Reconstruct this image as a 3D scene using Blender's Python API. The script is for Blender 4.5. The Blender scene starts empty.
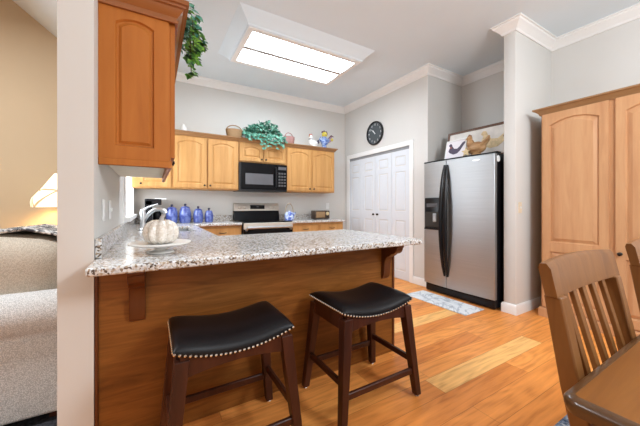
import bpy, bmesh, math, random
from mathutils import Vector, Matrix
random.seed(7)
SC = bpy.context.scene
COL = SC.collection
R = math.radians

# ------------------------------------------------------------------ camera
cd = bpy.data.cameras.new('camera'); cam = bpy.data.objects.new('camera', cd); COL.objects.link(cam)
cam.location = (0, 0, 1.14); cam.rotation_euler = (R(90), 0, R(-30.4))
cd.sensor_width = 36; cd.lens = 285 * 36 / 640; cd.shift_y = -7.35 / 640; cd.clip_start = 0.03
SC.camera = cam
# ------------------------------------------------------------------ world, exposure
w = bpy.data.worlds.new('world'); SC.world = w; w.use_nodes = True
bg = w.node_tree.nodes['Background']; bg.inputs[0].default_value = (1.0, 0.94, 0.86, 1); bg.inputs[1].default_value = 0.72
SC.view_settings.view_transform = 'Standard'; SC.view_settings.look = 'None'
SC.view_settings.exposure = 0.34; SC.view_settings.gamma = 1; SC.view_settings.use_curve_mapping = False

def area(name, loc, rot, sx, sy, power, color=(1, 1, 1)):
    l = bpy.data.lights.new(name, 'AREA'); l.shape = 'RECTANGLE'; l.size = sx; l.size_y = sy; l.energy = power; l.color = color
    o = bpy.data.objects.new(name, l); COL.objects.link(o); o.location = loc; o.rotation_euler = rot
    return o
# daylight through the sink window; added fill for dining-side daylight behind the camera
area('window_daylight', (-0.60, 3.80, 1.65), (0, R(-80), 0), 1.3, 1.3, 42, (0.84, 0.92, 1.0))
area('dining_daylight_fill', (1.8, -2.9, 1.7), (R(90), 0, 0), 4.4, 2.4, 5, (0.95, 0.97, 1.0))
pd = bpy.data.lights.new('dining_point_fill', 'POINT'); pd.energy = 128; pd.color = (0.92, 0.96, 1.0); pd.shadow_soft_size = .3  # unseen point fill, added behind the camera to brighten the room
po = bpy.data.objects.new('dining_point_fill', pd); COL.objects.link(po); po.location = (1.9, -0.8, 2.3)
area('living_overhead_fill', (-1.5, 1.72, 2.75), (R(-6), 0, 0), 1.2, 0.2, 55, (0.9, 0.95, 1.0))  # unseen overhead fill, added to brighten the living room
CEILING_GLOW = 17.5

# ------------------------------------------------------------------ materials
def newmat(name):
    m = bpy.data.materials.new(name); m.use_nodes = True
    nt = m.node_tree; return m, nt, nt.nodes['Principled BSDF']
def L(nt, a, b): nt.links.new(a, b)
def N(nt, t, **k):
    n = nt.nodes.new(t)
    for a, v in k.items(): setattr(n, a, v)
    return n
def math_(nt, op, a, b=None):
    n = N(nt, 'ShaderNodeMath', operation=op)
    for i, v in enumerate((a, b)):
        if v is None: continue
        if isinstance(v, (int, float)): n.inputs[i].default_value = v
        else: L(nt, v, n.inputs[i])
    return n.outputs[0]
def ramp(nt, fac, stops, interp='LINEAR'):
    r = N(nt, 'ShaderNodeValToRGB'); cr = r.color_ramp; cr.interpolation = interp
    while len(cr.elements) < len(stops): cr.elements.new(0.5)
    for e, (p, c) in zip(cr.elements, stops): e.position = p; e.color = (*c, 1)
    L(nt, fac, r.inputs[0]); return r.outputs[0]
def coords(nt, scale=(1, 1, 1), rot=(0, 0, 0)):
    t = N(nt, 'ShaderNodeTexCoord'); m = N(nt, 'ShaderNodeMapping')
    m.inputs['Scale'].default_value = scale; m.inputs['Rotation'].default_value = rot
    L(nt, t.outputs['Object'], m.inputs['Vector']); return m.outputs[0]
def noise(nt, vec, scale=5, detail=3, rough=.5, dist=0):
    n = N(nt, 'ShaderNodeTexNoise'); n.inputs['Scale'].default_value = scale; n.inputs['Detail'].default_value = detail
    n.inputs['Roughness'].default_value = rough; n.inputs['Distortion'].default_value = dist
    L(nt, vec, n.inputs['Vector']); return n.outputs['Fac']
def bump(nt, b, h, s=.2, d=.01):
    n = N(nt, 'ShaderNodeBump'); n.inputs['Strength'].default_value = s; n.inputs['Distance'].default_value = d
    L(nt, h, n.inputs['Height']); L(nt, n.outputs[0], b.inputs['Normal'])
def setp(b, rough=.5, metal=0, spec=.5, coat=0):
    b.inputs['Roughness'].default_value = rough; b.inputs['Metallic'].default_value = metal
    b.inputs['Specular IOR Level'].default_value = spec; b.inputs['Coat Weight'].default_value = coat
    b.inputs['Coat Roughness'].default_value = .15
def plain(name, c, rough=.5, metal=0, spec=.5, vary=.04, vs=12, coat=0):
    m, nt, b = newmat(name); setp(b, rough, metal, spec, coat)
    n = noise(nt, coords(nt), vs, 3)
    L(nt, ramp(nt, n, [(.3, tuple(x * (1 - vary) for x in c)), (.7, tuple(min(1, x * (1 + vary)) for x in c))]), b.inputs['Base Color'])
    return m
def wood(name, stops, axis='Z', rough=.35, coat=.2, sc=1.0, dist=.6):
    m, nt, b = newmat(name); setp(b, rough, 0, .25, coat)
    s = {'X': (1.2, 14, 14), 'Y': (14, 1.2, 14), 'Z': (14, 14, 1.2)}[axis]
    v = coords(nt, tuple(x * sc for x in s))
    a = noise(nt, v, 1.6, 6, .6, dist)
    v2 = coords(nt, tuple(x * sc * .35 for x in s)); c = noise(nt, v2, 1.0, 3, .5, 1.0)
    f = math_(nt, 'ADD', math_(nt, 'MULTIPLY', a, .55), math_(nt, 'MULTIPLY', c, .45))
    n = len(stops)
    L(nt, ramp(nt, f, [(.32 + .36 * i / (n - 1), c_) for i, c_ in enumerate(stops)]), b.inputs['Base Color'])
    bump(nt, b, a, .04)
    return m
M = {}
M['wall'] = plain('cream_wall_paint', (.68, .67, .645), .8, spec=.2, vary=.01, vs=3)
M['tan'] = plain('tan_wall_paint', (.54, .42, .28), .8, spec=.2, vary=.015, vs=3)
M['ceil'] = plain('ceiling_paint', (.75, .84, .90), .9, spec=.1, vary=.01, vs=3)
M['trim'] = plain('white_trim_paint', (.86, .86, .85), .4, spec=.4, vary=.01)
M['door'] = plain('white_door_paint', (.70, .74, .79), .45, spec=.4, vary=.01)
M['maple'] = wood('honey_maple', [(.44, .22, .072), (.53, .28, .096), (.60, .34, .13)], rough=.45, coat=0)
M['mapleX'] = wood('honey_maple_rail', [(.26, .135, .06), (.33, .18, .08), (.39, .22, .10)], 'X')
M['maple_shade'] = wood('shaded_maple', [(.38, .118, .018), (.445, .145, .024), (.49, .168, .031)], rough=.45, coat=0)  # maple of the left cabinet, its shade put into a redder, darker colour
M['maple_shade_dark'] = wood('shaded_maple_crown', [(.26, .085, .025), (.32, .11, .03)], 'X')  # crown of the same cabinet, also coloured for shade
M['tall'] = wood('light_maple', [(.50, .25, .12), (.585, .315, .155), (.645, .37, .19)], rough=.45, coat=.05)
M['cherry'] = wood('cherry_panel', [(.12, .040, .007), (.22, .078, .014), (.32, .12, .025)], 'X', .45, .0, 1.0, 2.2)
M['cherry_trim'] = wood('cherry_bracket', [(.09, .025, .008), (.15, .045, .013)], 'Z', .4, .1)
M['espresso'] = wood('espresso_wood', [(.026, .007, .004), (.055, .015, .007), (.085, .024, .010)], 'Z', .38, .1)
M['oak'] = wood('brown_chair_wood', [(.14, .052, .014), (.20, .080, .022), (.26, .108, .031)], 'Z', .4, .0)
M['oakX'] = wood('brown_table_wood', [(.11, .033, .005), (.18, .060, .009), (.25, .092, .016)], 'X', .35, .0, .6, 1.2)
M['oakedge'] = wood('dark_table_edge', [(.07, .03, .010), (.11, .05, .018)], 'X', .28, .4)
M['leather'] = plain('black_leather', (.006, .005, .006), .40, spec=.25, vary=.2, vs=60)
M['nail'] = plain('nickel_nailhead', (.75, .72, .68), .2, 1)
M['chrome'] = plain('chrome', (.74, .76, .79), .32, 1, vary=.01)
M['black'] = plain('black_plastic', (.008, .008, .010), .3, spec=.3)
M['blackmetal'] = plain('black_hardware', (.02, .018, .016), .35, .6)
M['glassblack'] = plain('black_glass', (.005, .005, .006), .12, spec=.12)
M['screen'] = plain('smoked_window_glass', (.10, .10, .11), .2, spec=.4)
M['white'] = plain('white_plastic', (.85, .85, .84), .4)
M['ceramic'] = plain('white_ceramic', (.86, .85, .83), .35, spec=.3)
M['ivory'] = plain('ivory_plastic', (.80, .70, .54), .4)
M['dark'] = plain('dark_recess', (.03, .025, .02), .7)

def m_steel():
    m, nt, b = newmat('brushed_steel'); setp(b, .46, 1, .5)
    v = coords(nt, (1, 1, 160)); n = noise(nt, v, 2, 2)
    L(nt, ramp(nt, n, [(.3, (.43, .445, .46)), (.7, (.49, .505, .52))]), b.inputs['Base Color'])
    bump(nt, b, n, .02); return m
M['steel'] = m_steel()
M['satin'] = plain('satin_champagne_steel', (.62, .56, .49), .45, .55, vary=.03)

def m_floor():
    m, nt, b = newmat('tigerwood_planks'); setp(b, .38, 0, .22, .0)
    t = N(nt, 'ShaderNodeTexCoord'); s = N(nt, 'ShaderNodeSeparateXYZ'); L(nt, t.outputs['Object'], s.inputs[0])
    W, LEN = .15, 1.25
    yv = math_(nt, 'DIVIDE', math_(nt, 'ADD', s.outputs[1], .092), W); row = math_(nt, 'FLOOR', yv); fy = math_(nt, 'FRACT', yv)
    wn = N(nt, 'ShaderNodeTexWhiteNoise', noise_dimensions='1D'); L(nt, row, wn.inputs['W'])
    def eq(a, v): return math_(nt, 'LESS_THAN', math_(nt, 'ABSOLUTE', math_(nt, 'SUBTRACT', a, v)), .5)
    pale_row = math_(nt, 'ADD', eq(row, 8), eq(row, 13))          # two rows hold a pale sapwood board
    ofs = math_(nt, 'ADD', math_(nt, 'MULTIPLY', math_(nt, 'MULTIPLY', wn.outputs['Value'], 7.3), math_(nt, 'SUBTRACT', 1, pale_row)), math_(nt, 'MULTIPLY', pale_row, .7712))
    xv = math_(nt, 'ADD', math_(nt, 'DIVIDE', s.outputs[0], LEN), ofs)
    colm = math_(nt, 'FLOOR', xv); fx = math_(nt, 'FRACT', xv)
    pale = math_(nt, 'MULTIPLY', pale_row, eq(colm, 2))
    cmb = N(nt, 'ShaderNodeCombineXYZ'); L(nt, row, cmb.inputs[0]); L(nt, colm, cmb.inputs[1])
    w2 = N(nt, 'ShaderNodeTexWhiteNoise', noise_dimensions='2D'); L(nt, cmb.outputs[0], w2.inputs['Vector'])
    rnd = w2.outputs['Value']
    def shifted(sx, sy):
        off = N(nt, 'ShaderNodeCombineXYZ')
        L(nt, math_(nt, 'ADD', math_(nt, 'MULTIPLY', s.outputs[0], sx), math_(nt, 'MULTIPLY', rnd, 37)), off.inputs[0])
        L(nt, math_(nt, 'ADD', math_(nt, 'MULTIPLY', s.outputs[1], sy), math_(nt, 'MULTIPLY', rnd, 91)), off.inputs[1]); return off.outputs[0]
    g = noise(nt, shifted(1.6, 26), 1.5, 4, .6, .4)
    rings = math_(nt, 'SINE', math_(nt, 'MULTIPLY', noise(nt, shifted(.8, 4.5), 1.0, 2, .45, .5), 62))
    base0 = ramp(nt, rnd, [(0, (.66, .225, .050)), (.3, (.78, .29, .068)), (.65, (.86, .35, .086)), (.95, (.82, .32, .078)), (1, (.88, .40, .11))])
    mb = N(nt, 'ShaderNodeMix', data_type='RGBA'); L(nt, pale, mb.inputs['Factor']); L(nt, base0, mb.inputs['A']); mb.inputs['B'].default_value = (.90, .50, .17, 1)
    base = mb.outputs['Result']
    grain = ramp(nt, math_(nt, 'ADD', math_(nt, 'MULTIPLY', g, .75), math_(nt, 'MULTIPLY', rings, .07)), [(.20, (.74, .66, .60)), (.36, (.94, .92, .90)), (.55, (1.08, 1.08, 1.08))])
    mx = N(nt, 'ShaderNodeMix', data_type='RGBA', blend_type='MULTIPLY'); mx.inputs['Factor'].default_value = 1
    L(nt, base, mx.inputs['A']); L(nt, grain, mx.inputs['B'])
    gap = math_(nt, 'MINIMUM', math_(nt, 'MULTIPLY', math_(nt, 'MINIMUM', fy, math_(nt, 'SUBTRACT', 1, fy)), W), math_(nt, 'MULTIPLY', math_(nt, 'MINIMUM', fx, math_(nt, 'SUBTRACT', 1, fx)), LEN))
    gl = ramp(nt, math_(nt, 'MULTIPLY', gap, 100), [(.05, (.35, .30, .28)), (.16, (1, 1, 1))])
    m2 = N(nt, 'ShaderNodeMix', data_type='RGBA', blend_type='MULTIPLY'); m2.inputs['Factor'].default_value = .8
    L(nt, mx.outputs['Result'], m2.inputs['A']); L(nt, gl, m2.inputs['B'])
    L(nt, m2.outputs['Result'], b.inputs['Base Color']); bump(nt, b, g, .03)
    return m
M['floor'] = m_floor()

def m_granite():
    m, nt, b = newmat('speckled_granite'); setp(b, .2, 0, .5, .1)
    v = coords(nt)
    vo = N(nt, 'ShaderNodeTexVoronoi'); vo.inputs['Scale'].default_value = 125; L(nt, v, vo.inputs['Vector'])
    s = N(nt, 'ShaderNodeSeparateColor'); L(nt, vo.outputs['Color'], s.inputs[0])
    n = noise(nt, v, 42, 4, .6)
    f = math_(nt, 'ADD', math_(nt, 'MULTIPLY', s.outputs[0], .62), math_(nt, 'MULTIPLY', n, .38))
    c = ramp(nt, f, [(0, (.06, .045, .04)), (.25, (.12, .085, .065)), (.31, (.33, .24, .16)), (.41, (.53, .46, .38)), (.50, (.66, .65, .63)), (.66, (.75, .77, .79)), (.74, (.48, .48, .48)), (.82, (.70, .72, .74))])
    L(nt, c, b.inputs['Base Color']); return m
M['granite'] = m_granite()

def m_glass():
    m, nt, b = newmat('window_glass'); nt.nodes.remove(b)
    t = N(nt, 'ShaderNodeBsdfTransparent'); g = N(nt, 'ShaderNodeBsdfGlossy'); g.inputs['Roughness'].default_value = .02
    x = N(nt, 'ShaderNodeMixShader'); x.inputs[0].default_value = .06; L(nt, t.outputs[0], x.inputs[1]); L(nt, g.outputs[0], x.inputs[2])
    L(nt, x.outputs[0], nt.nodes['Material Output'].inputs['Surface']); return m
M['glass'] = m_glass()
def m_emit(name, c, s):
    m, nt, b = newmat(name); b.inputs['Base Color'].default_value = (*c, 1)
    b.inputs['Emission Color'].default_value = (*c, 1); b.inputs['Emission Strength'].default_value = s; return m
M['lens'] = m_emit('light_lens', (.82, .915, 1), CEILING_GLOW)

def m_fabric(name, c1, c2, sc=210):
    m, nt, b = newmat(name); setp(b, .95, 0, .1)
    v = coords(nt); vo = N(nt, 'ShaderNodeTexVoronoi'); vo.inputs['Scale'].default_value = sc; L(nt, v, vo.inputs['Vector'])
    L(nt, ramp(nt, vo.outputs['Distance'], [(.1, c1), (.65, c2)]), b.inputs['Base Color'])
    bump(nt, b, vo.outputs['Distance'], .5, .004); return m
M['sofa'] = m_fabric('oatmeal_woven_upholstery', (.88, .86, .84), (.48, .47, .46))
M['sofacush'] = m_fabric('taupe_cushion_fabric', (.64, .56, .46), (.44, .38, .31), 200)
def m_throw():
    m, nt, b = newmat('black_white_leaf_throw'); setp(b, .95, 0, .1)
    n = noise(nt, coords(nt, (1, 1.6, 1)), 26, 4, .6, 1.5)
    L(nt, ramp(nt, n, [(.46, (.06, .06, .07)), (.52, (.30, .29, .28)), (.58, (.78, .76, .74))]), b.inputs['Base Color']); return m
M['throw'] = m_throw()
def m_rug(name, stops, sc):
    m, nt, b = newmat(name); setp(b, .95, 0, .1)
    n = noise(nt, coords(nt), sc, 5, .7)
    L(nt, ramp(nt, n, stops), b.inputs['Base Color']); bump(nt, b, n, .5, .01); return m
M['bluerug'] = m_rug('blue_grey_rug', [(.38, (.04, .06, .10)), (.5, (.16, .20, .27)), (.62, (.48, .50, .52))], 38)
M['darkrug'] = m_rug('charcoal_rug', [(.35, (.015, .016, .02)), (.65, (.07, .07, .08))], 60)
def m_marble():
    m, nt, b = newmat('grey_marbled_mat'); setp(b, .5, 0, .3)
    v = coords(nt); n = noise(nt, v, 3.5, 4, .5, 1.5)
    a = math_(nt, 'ABSOLUTE', math_(nt, 'SUBTRACT', n, .5))
    L(nt, ramp(nt, a, [(0, (.38, .41, .46)), (.02, (.60, .63, .67)), (.06, (.76, .78, .80)), (.3, (.70, .71, .72))]), b.inputs['Base Color']); return m
M['mat'] = m_marble()
def m_pottery(name, c1, c2, sc, c0=None):
    m, nt, b = newmat(name); setp(b, .15, 0, .5, .5)
    n = noise(nt, coords(nt), sc, 3, .6, .8)
    L(nt, ramp(nt, n, [(.42, c1), (.58, c2)]), b.inputs['Base Color']); return m
M['bluepot'] = m_pottery('cobalt_glaze', (.045, .065, .27), (.13, .18, .46), 14)
M['bluewhite'] = m_pottery('blue_white_glaze', (.06, .12, .50), (.62, .70, .90), 22)
M['pumpkin'] = m_pottery('speckled_cream_glaze', (.72, .65, .56), (.88, .84, .78), 90)
def m_leaf(name, a, c, d):
    m, nt, b = newmat(name); setp(b, .5, 0, .3)
    n = noise(nt, coords(nt), 22, 2)
    L(nt, ramp(nt, n, [(.35, a), (.5, c), (.66, d)]), b.inputs['Base Color']); return m
M['leaf'] = m_leaf('bluish_ivy_leaf', (.015, .075, .05), (.07, .26, .18), (.24, .48, .36))
M['leafbright'] = m_leaf('bright_ivy_leaf', (.035, .09, .05), (.12, .32, .05), (.30, .52, .07))
M['stem'] = plain('vine_stem', (.10, .09, .03), .7)
def m_wicker(name, a, c):
    m, nt, b = newmat(name); setp(b, .7, 0, .2)
    wv = N(nt, 'ShaderNodeTexWave', wave_type='BANDS', bands_direction='Z'); wv.inputs['Scale'].default_value = 26
    wv.inputs['Distortion'].default_value = 2; L(nt, coords(nt), wv.inputs['Vector'])
    L(nt, ramp(nt, wv.outputs['Fac'], [(.2, a), (.8, c)]), b.inputs['Base Color']); bump(nt, b, wv.outputs['Fac'], .5, .005); return m
M['wicker'] = m_wicker('tan_wicker', (.20, .11, .05), (.50, .32, .17))
M['wickerpink'] = m_wicker('rose_wicker', (.28, .12, .11), (.52, .33, .30))
def m_shade():
    m, nt, b = newmat('stained_glass_shade'); setp(b, .4)
    v = coords(nt); vo = N(nt, 'ShaderNodeTexVoronoi', feature='DISTANCE_TO_EDGE'); vo.inputs['Scale'].default_value = 5.5; L(nt, v, vo.inputs['Vector'])
    c = ramp(nt, vo.outputs['Distance'], [(.03, (.45, .30, .16)), (.05, (1.0, .90, .66))])
    L(nt, c, b.inputs['Base Color']); L(nt, c, b.inputs['Emission Color']); b.inputs['Emission Strength'].default_value = .55; return m
M['shade'] = m_shade()

# ------------------------------------------------------------------ geometry helpers
def BM(): return bmesh.new()
def box(bm, x0, x1, y0, y1, z0, z1, bev=0, seg=1):
    vs = [bm.verts.new(p) for p in ((x0, y0, z0), (x1, y0, z0), (x1, y1, z0), (x0, y1, z0), (x0, y0, z1), (x1, y0, z1), (x1, y1, z1), (x0, y1, z1))]
    fs = [bm.faces.new([vs[i] for i in f]) for f in ((3, 2, 1, 0), (4, 5, 6, 7), (0, 1, 5, 4), (1, 2, 6, 5), (2, 3, 7, 6), (3, 0, 4, 7))]
    if bev:
        es = list({e for f in fs for e in f.edges})
        bmesh.ops.bevel(bm, geom=es, offset=bev, segments=seg, affect='EDGES', profile=.5)
    return bm
def hull_box(bm, bot, top):
    """prism between a bottom quad and a top quad (lists of four points)"""
    a = [bm.verts.new(p) for p in bot]; c = [bm.verts.new(p) for p in top]
    bm.faces.new(a[::-1]); bm.faces.new(c)
    for i in range(4): bm.faces.new((a[i], a[(i + 1) % 4], c[(i + 1) % 4], c[i]))
    return bm
def lathe(bm, prof, c=(0, 0, 0), seg=24, fn=None):
    rings = []
    for r, z in prof:
        if r < 1e-5: rings.append([bm.verts.new((c[0], c[1], c[2] + z))])
        else:
            ring = []
            for k in range(seg):
                a = 2 * math.pi * k / seg; rr = r * (fn(a) if fn else 1)
                ring.append(bm.verts.new((c[0] + rr * math.cos(a), c[1] + rr * math.sin(a), c[2] + z)))
            rings.append(ring)
    for A, B in zip(rings, rings[1:]):
        for k in range(seg):
            k2 = (k + 1) % seg
            if len(A) == 1 and len(B) == 1: continue
            if len(A) == 1: bm.faces.new((A[0], B[k2], B[k]))
            elif len(B) == 1: bm.faces.new((A[k], A[k2], B[0]))
            else: bm.faces.new((A[k], A[k2], B[k2], B[k]))
    if len(rings[0]) > 1: bm.faces.new(rings[0][::-1])
    if len(rings[-1]) > 1: bm.faces.new(rings[-1])
    return bm
def tube(bm, pts, rad, seg=8, flat=1.0):
    pts = [Vector(p) for p in pts]; n = len(pts); rings = []
    rs = rad if isinstance(rad, (list, tuple)) else [rad] * n
    up = None
    for i, p in enumerate(pts):
        t = (pts[min(i + 1, n - 1)] - pts[max(i - 1, 0)]).normalized()
        if up is None: up = Vector((0, 0, 1)) if abs(t.z) < .9 else Vector((1, 0, 0))
        s = t.cross(up).normalized(); u = s.cross(t).normalized(); up = u
        rings.append([bm.verts.new(p + rs[i] * (math.cos(2 * math.pi * k / seg) * s + flat * math.sin(2 * math.pi * k / seg) * u)) for k in range(seg)])
    for A, B in zip(rings, rings[1:]):
        for k in range(seg): bm.faces.new((A[k], A[(k + 1) % seg], B[(k + 1) % seg], B[k]))
    bm.faces.new(rings[0][::-1]); bm.faces.new(rings[-1]); return bm
def ball(bm, c, r, seg=14, rings=9, tilt=None):
    r = (r, r, r) if isinstance(r, (int, float)) else r
    mat = Matrix.Translation(c)
    if tilt: mat = mat @ tilt
    bmesh.ops.create_uvsphere(bm, u_segments=seg, v_segments=rings, radius=1, matrix=mat @ Matrix.Diagonal((*r, 1))); return bm
def prism(bm, poly, axis, a0, a1):
    """2-D outline extruded along axis (0,1,2); the outline runs over the other two axes in order"""
    def pt(p, a):
        q = list(p); q.insert(axis, a); return q
    A = [bm.verts.new(pt(p, a0)) for p in poly]; B = [bm.verts.new(pt(p, a1)) for p in poly]
    bm.faces.new(A); bm.faces.new(B[::-1]); n = len(poly)
    for i in range(n): bm.faces.new((A[i], B[i], B[(i + 1) % n], A[(i + 1) % n]))
    return bm
def sweep(bm, path, prof, closed=False):
    """profile [(out, z)] swept along a plan path, offset to the right-hand side, mitred"""
    P = [Vector(p) for p in path]; n = len(P); rows = []
    for i, p in enumerate(P):
        d0 = (P[i] - P[i - 1]).normalized() if (i > 0 or closed) else None
        d1 = (P[(i + 1) % n] - P[i]).normalized() if (i < n - 1 or closed) else None
        if d0 is None: d0 = d1
        if d1 is None: d1 = d0
        n0 = Vector((d0.y, -d0.x)); n1 = Vector((d1.y, -d1.x)); m = (n0 + n1)
        m = m / max(.2, (1 + n0.dot(n1)))
        rows.append([bm.verts.new((p.x + m.x * o, p.y + m.y * o, z)) for o, z in prof])
    k = len(prof)
    for i in range(n if closed else n - 1):
        A, B = rows[i], rows[(i + 1) % n]
        for j in range(k): bm.faces.new((A[j], B[j], B[(j + 1) % k], A[(j + 1) % k]))
    if not closed:
        bm.faces.new(rows[0]); bm.faces.new(rows[-1][::-1])
    return bm
def obj(name, bm, mat, parent=None, loc=None, smooth=35, bevel=0, rot=None):
    bmesh.ops.recalc_face_normals(bm, faces=bm.faces)
    me = bpy.data.meshes.new(name); bm.to_mesh(me); bm.free()
    me.materials.append(mat)
    if smooth:
        me.polygons.foreach_set('use_smooth', [True] * len(me.polygons)); me.set_sharp_from_angle(angle=R(smooth))
    o = bpy.data.objects.new(name, me); COL.objects.link(o)
    if parent: o.parent = parent
    if loc: o.location = loc
    if rot: o.rotation_euler = rot
    if bevel:
        md = o.modifiers.new('bevel', 'BEVEL'); md.width = bevel; md.segments = 2; md.limit_method = 'ANGLE'; md.angle_limit = R(40)
    return o
def tag(o, label, cat, group=None):
    o['label'] = label; o['category'] = cat
    if group: o['group'] = group
    return o
def thing(name, label, cat, loc=(0, 0, 0), rz=0, group=None):
    o = bpy.data.objects.new(name, None); COL.objects.link(o); o.empty_display_size = .1
    o.location = loc; o.rotation_euler = (0, 0, rz); return tag(o, label, cat, group)
def struct(name, bm, mat, parent=None, **k):
    o = obj(name, bm, mat, parent, **k)
    if not parent: o['kind'] = 'structure'
    return o
def dup(root, loc, label, rz=None):
    def cp(o, par):
        c = o.copy(); COL.objects.link(c)
        if par: c.parent = par
        for ch in o.children: cp(ch, c)
        return c
    r = cp(root, None); r.location = loc; r['label'] = label
    if rz is not None: r.rotation_euler = (0, 0, rz)
    return r

# ------------------------------------------------------------------ the room
XL, YB, XP, XR, ZC = -.23, 4.66, 3.31, 4.08, 3.07
YP, YW1, YW0, XWE = 2.67, 1.65, 1.53, 3.26
SOUTH, WEST, YL = -2.6, -4.5, 3.12
bm = BM(); box(bm, WEST, XL, SOUTH, YL, -.05, 0); box(bm, XL, XR, SOUTH, YB, -.05, 0); struct('floor', bm, M['floor'], smooth=0)
bm = BM(); box(bm, XL - .125, XR, SOUTH, YB, ZC, ZC + .1); struct('ceiling', bm, M['ceil'], smooth=0)
bm = BM()   # vaulted living room ceiling, rising to the left
prism(bm, [(XL - .125, 2.254), (XL - .125, 2.354), (-2.6, 4.20), (WEST, 3.1), (WEST, 3.0), (-2.6, 4.095)], 1, SOUTH, YL)
struct('ceiling_living', bm, M['ceil'], smooth=0)
bm = BM(); box(bm, XL - .125, XL - .09, SOUTH, 1.63, 2.20, ZC); struct('trim_header', bm, M['ceil'], smooth=0)
# left wall between kitchen and living room, with the sink window
WY0, WY1, WZ0, WZ1 = 3.24, 4.50, 1.02, 2.12
bm = BM(); T = XL - .125
box(bm, T, XL, 1.63, WY0, 0, ZC); box(bm, T, XL, WY1, YB, 0, ZC); box(bm, T, XL, WY0, WY1, 0, WZ0); box(bm, T, XL, WY0, WY1, WZ1, ZC)
struct('wall_left', bm, M['wall'], smooth=0)
bm = BM(); box(bm, T, XR + .1, YB, YB + .1, 0, ZC + .1); struct('wall_back', bm, M['wall'], smooth=0)
bm = BM(); box(bm, XP, XR + .1, YP, YB, 0, ZC); struct('wall_closet', bm, M['wall'], smooth=0)
bm = BM(); box(bm, XR, XR + .1, YW1, YP, 0, ZC); struct('wall_alcove', bm, M['wall'], smooth=0)
bm = BM(); box(bm, XWE, XR + .1, YW0, YW1, 0, ZC, .012, 2); struct('wall_wing', bm, M['wall'])
bm = BM(); box(bm, XR, XR + .1, SOUTH, YW0, 0, ZC); struct('wall_right', bm, M['wall'], smooth=0)
bm = BM(); box(bm, WEST - .1, T, YL, YL + .07, 0, 4.3); struct('wall_living', bm, M['tan'], smooth=0)
bm = BM(); box(bm, WEST - .1, WEST, SOUTH, YL, 0, 3.1); struct('wall_living_side', bm, M['tan'], smooth=0)
# crown moulding
CP = [(0, -.105), (.012, -.105), (.018, -.084), (.046, -.052), (.072, -.032), (.076, -.014), (.09, -.012), (.09, 0), (0, 0)]
bm = BM(); sweep(bm, [(XL, 1.63), (XL, YB), (XP, YB), (XP, YP), (XR, YP), (XR, YW1), (XWE, YW1), (XWE, YW0), (XR, YW0), (XR, SOUTH)], [(o, ZC + z) for o, z in CP])
struct('trim_crown', bm, M['trim'], smooth=25)
BP = [(0, 0), (.016, 0), (.016, .085), (.010, .10), (.004, .106), (0, .106)]
DY0, DY1, DZ = 2.99, 4.49, 2.04
CW = .075
for nm, path in (('baseboard_closet', [(XP, DY0 - CW), (XP, YP), (XP + .6, YP)]), ('baseboard_back', [(2.872, YB), (XP, YB), (XP, DY1 + CW)]),
                 ('baseboard_wing', [(XR, YW1), (XWE, YW1), (XWE, YW0), (XR, YW0)]), ('baseboard_right', [(XR, .28), (XR, SOUTH)])):
    bm = BM(); sweep(bm, path, BP); struct(nm, bm, M['trim'], smooth=25)
# sink window
bm = BM()
for a in ((WY0 - .06, WY0 + .03, WZ0 - .02, WZ1 + .06), (WY1 - .03, WY1 + .06, WZ0 - .02, WZ1 + .06)): box(bm, XL - .06, XL + .012, a[0], a[1], a[2], a[3])
box(bm, XL - .06, XL + .012, WY0, WY1, WZ1 - .03, WZ1 + .06); box(bm, XL - .06, XL + .05, WY0 - .07, WY1 + .07, WZ0 - .03, WZ0 + .01)
box(bm, XL - .035, XL - .02, WY0, WY1, 1.54, 1.58); box(bm, XL - .035, XL - .02, WY0, WY1, WZ0, WZ0 + .04)
wf = struct('window_1', bm, M['trim'], smooth=0)
bm = BM(); box(bm, XL - .030, XL - .024, WY0, WY1, WZ0, WZ1); obj('window_pane', bm, M['glass'], wf, smooth=0)
# closet bifold door and casing
bm = BM()
prof = [(0, 0), (.010, 0), (.016, .012), (.016, .05), (.022, .058), (.022, CW), (0, CW)]
box(bm, XP - .018, XP + .02, DY0 - CW, DY0, 0, DZ + CW, .004); box(bm, XP - .018, XP + .02, DY1, DY1 + CW, 0, DZ + CW, .004)
box(bm, XP - .018, XP + .02, DY0, DY1, DZ, DZ + CW, .004)
casing = struct('door_1', bm, M['trim'])
bm = BM(); box(bm, XP - .003, XP + .02, DY0, DY1, DZ - .045, DZ - .001); obj('door_head_shadow_strip', bm, plain('shadow_grey_strip', (.30, .31, .33), .4, .3), casing, smooth=0)  # strip's grey colour stands for the shadow line under the door head

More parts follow.
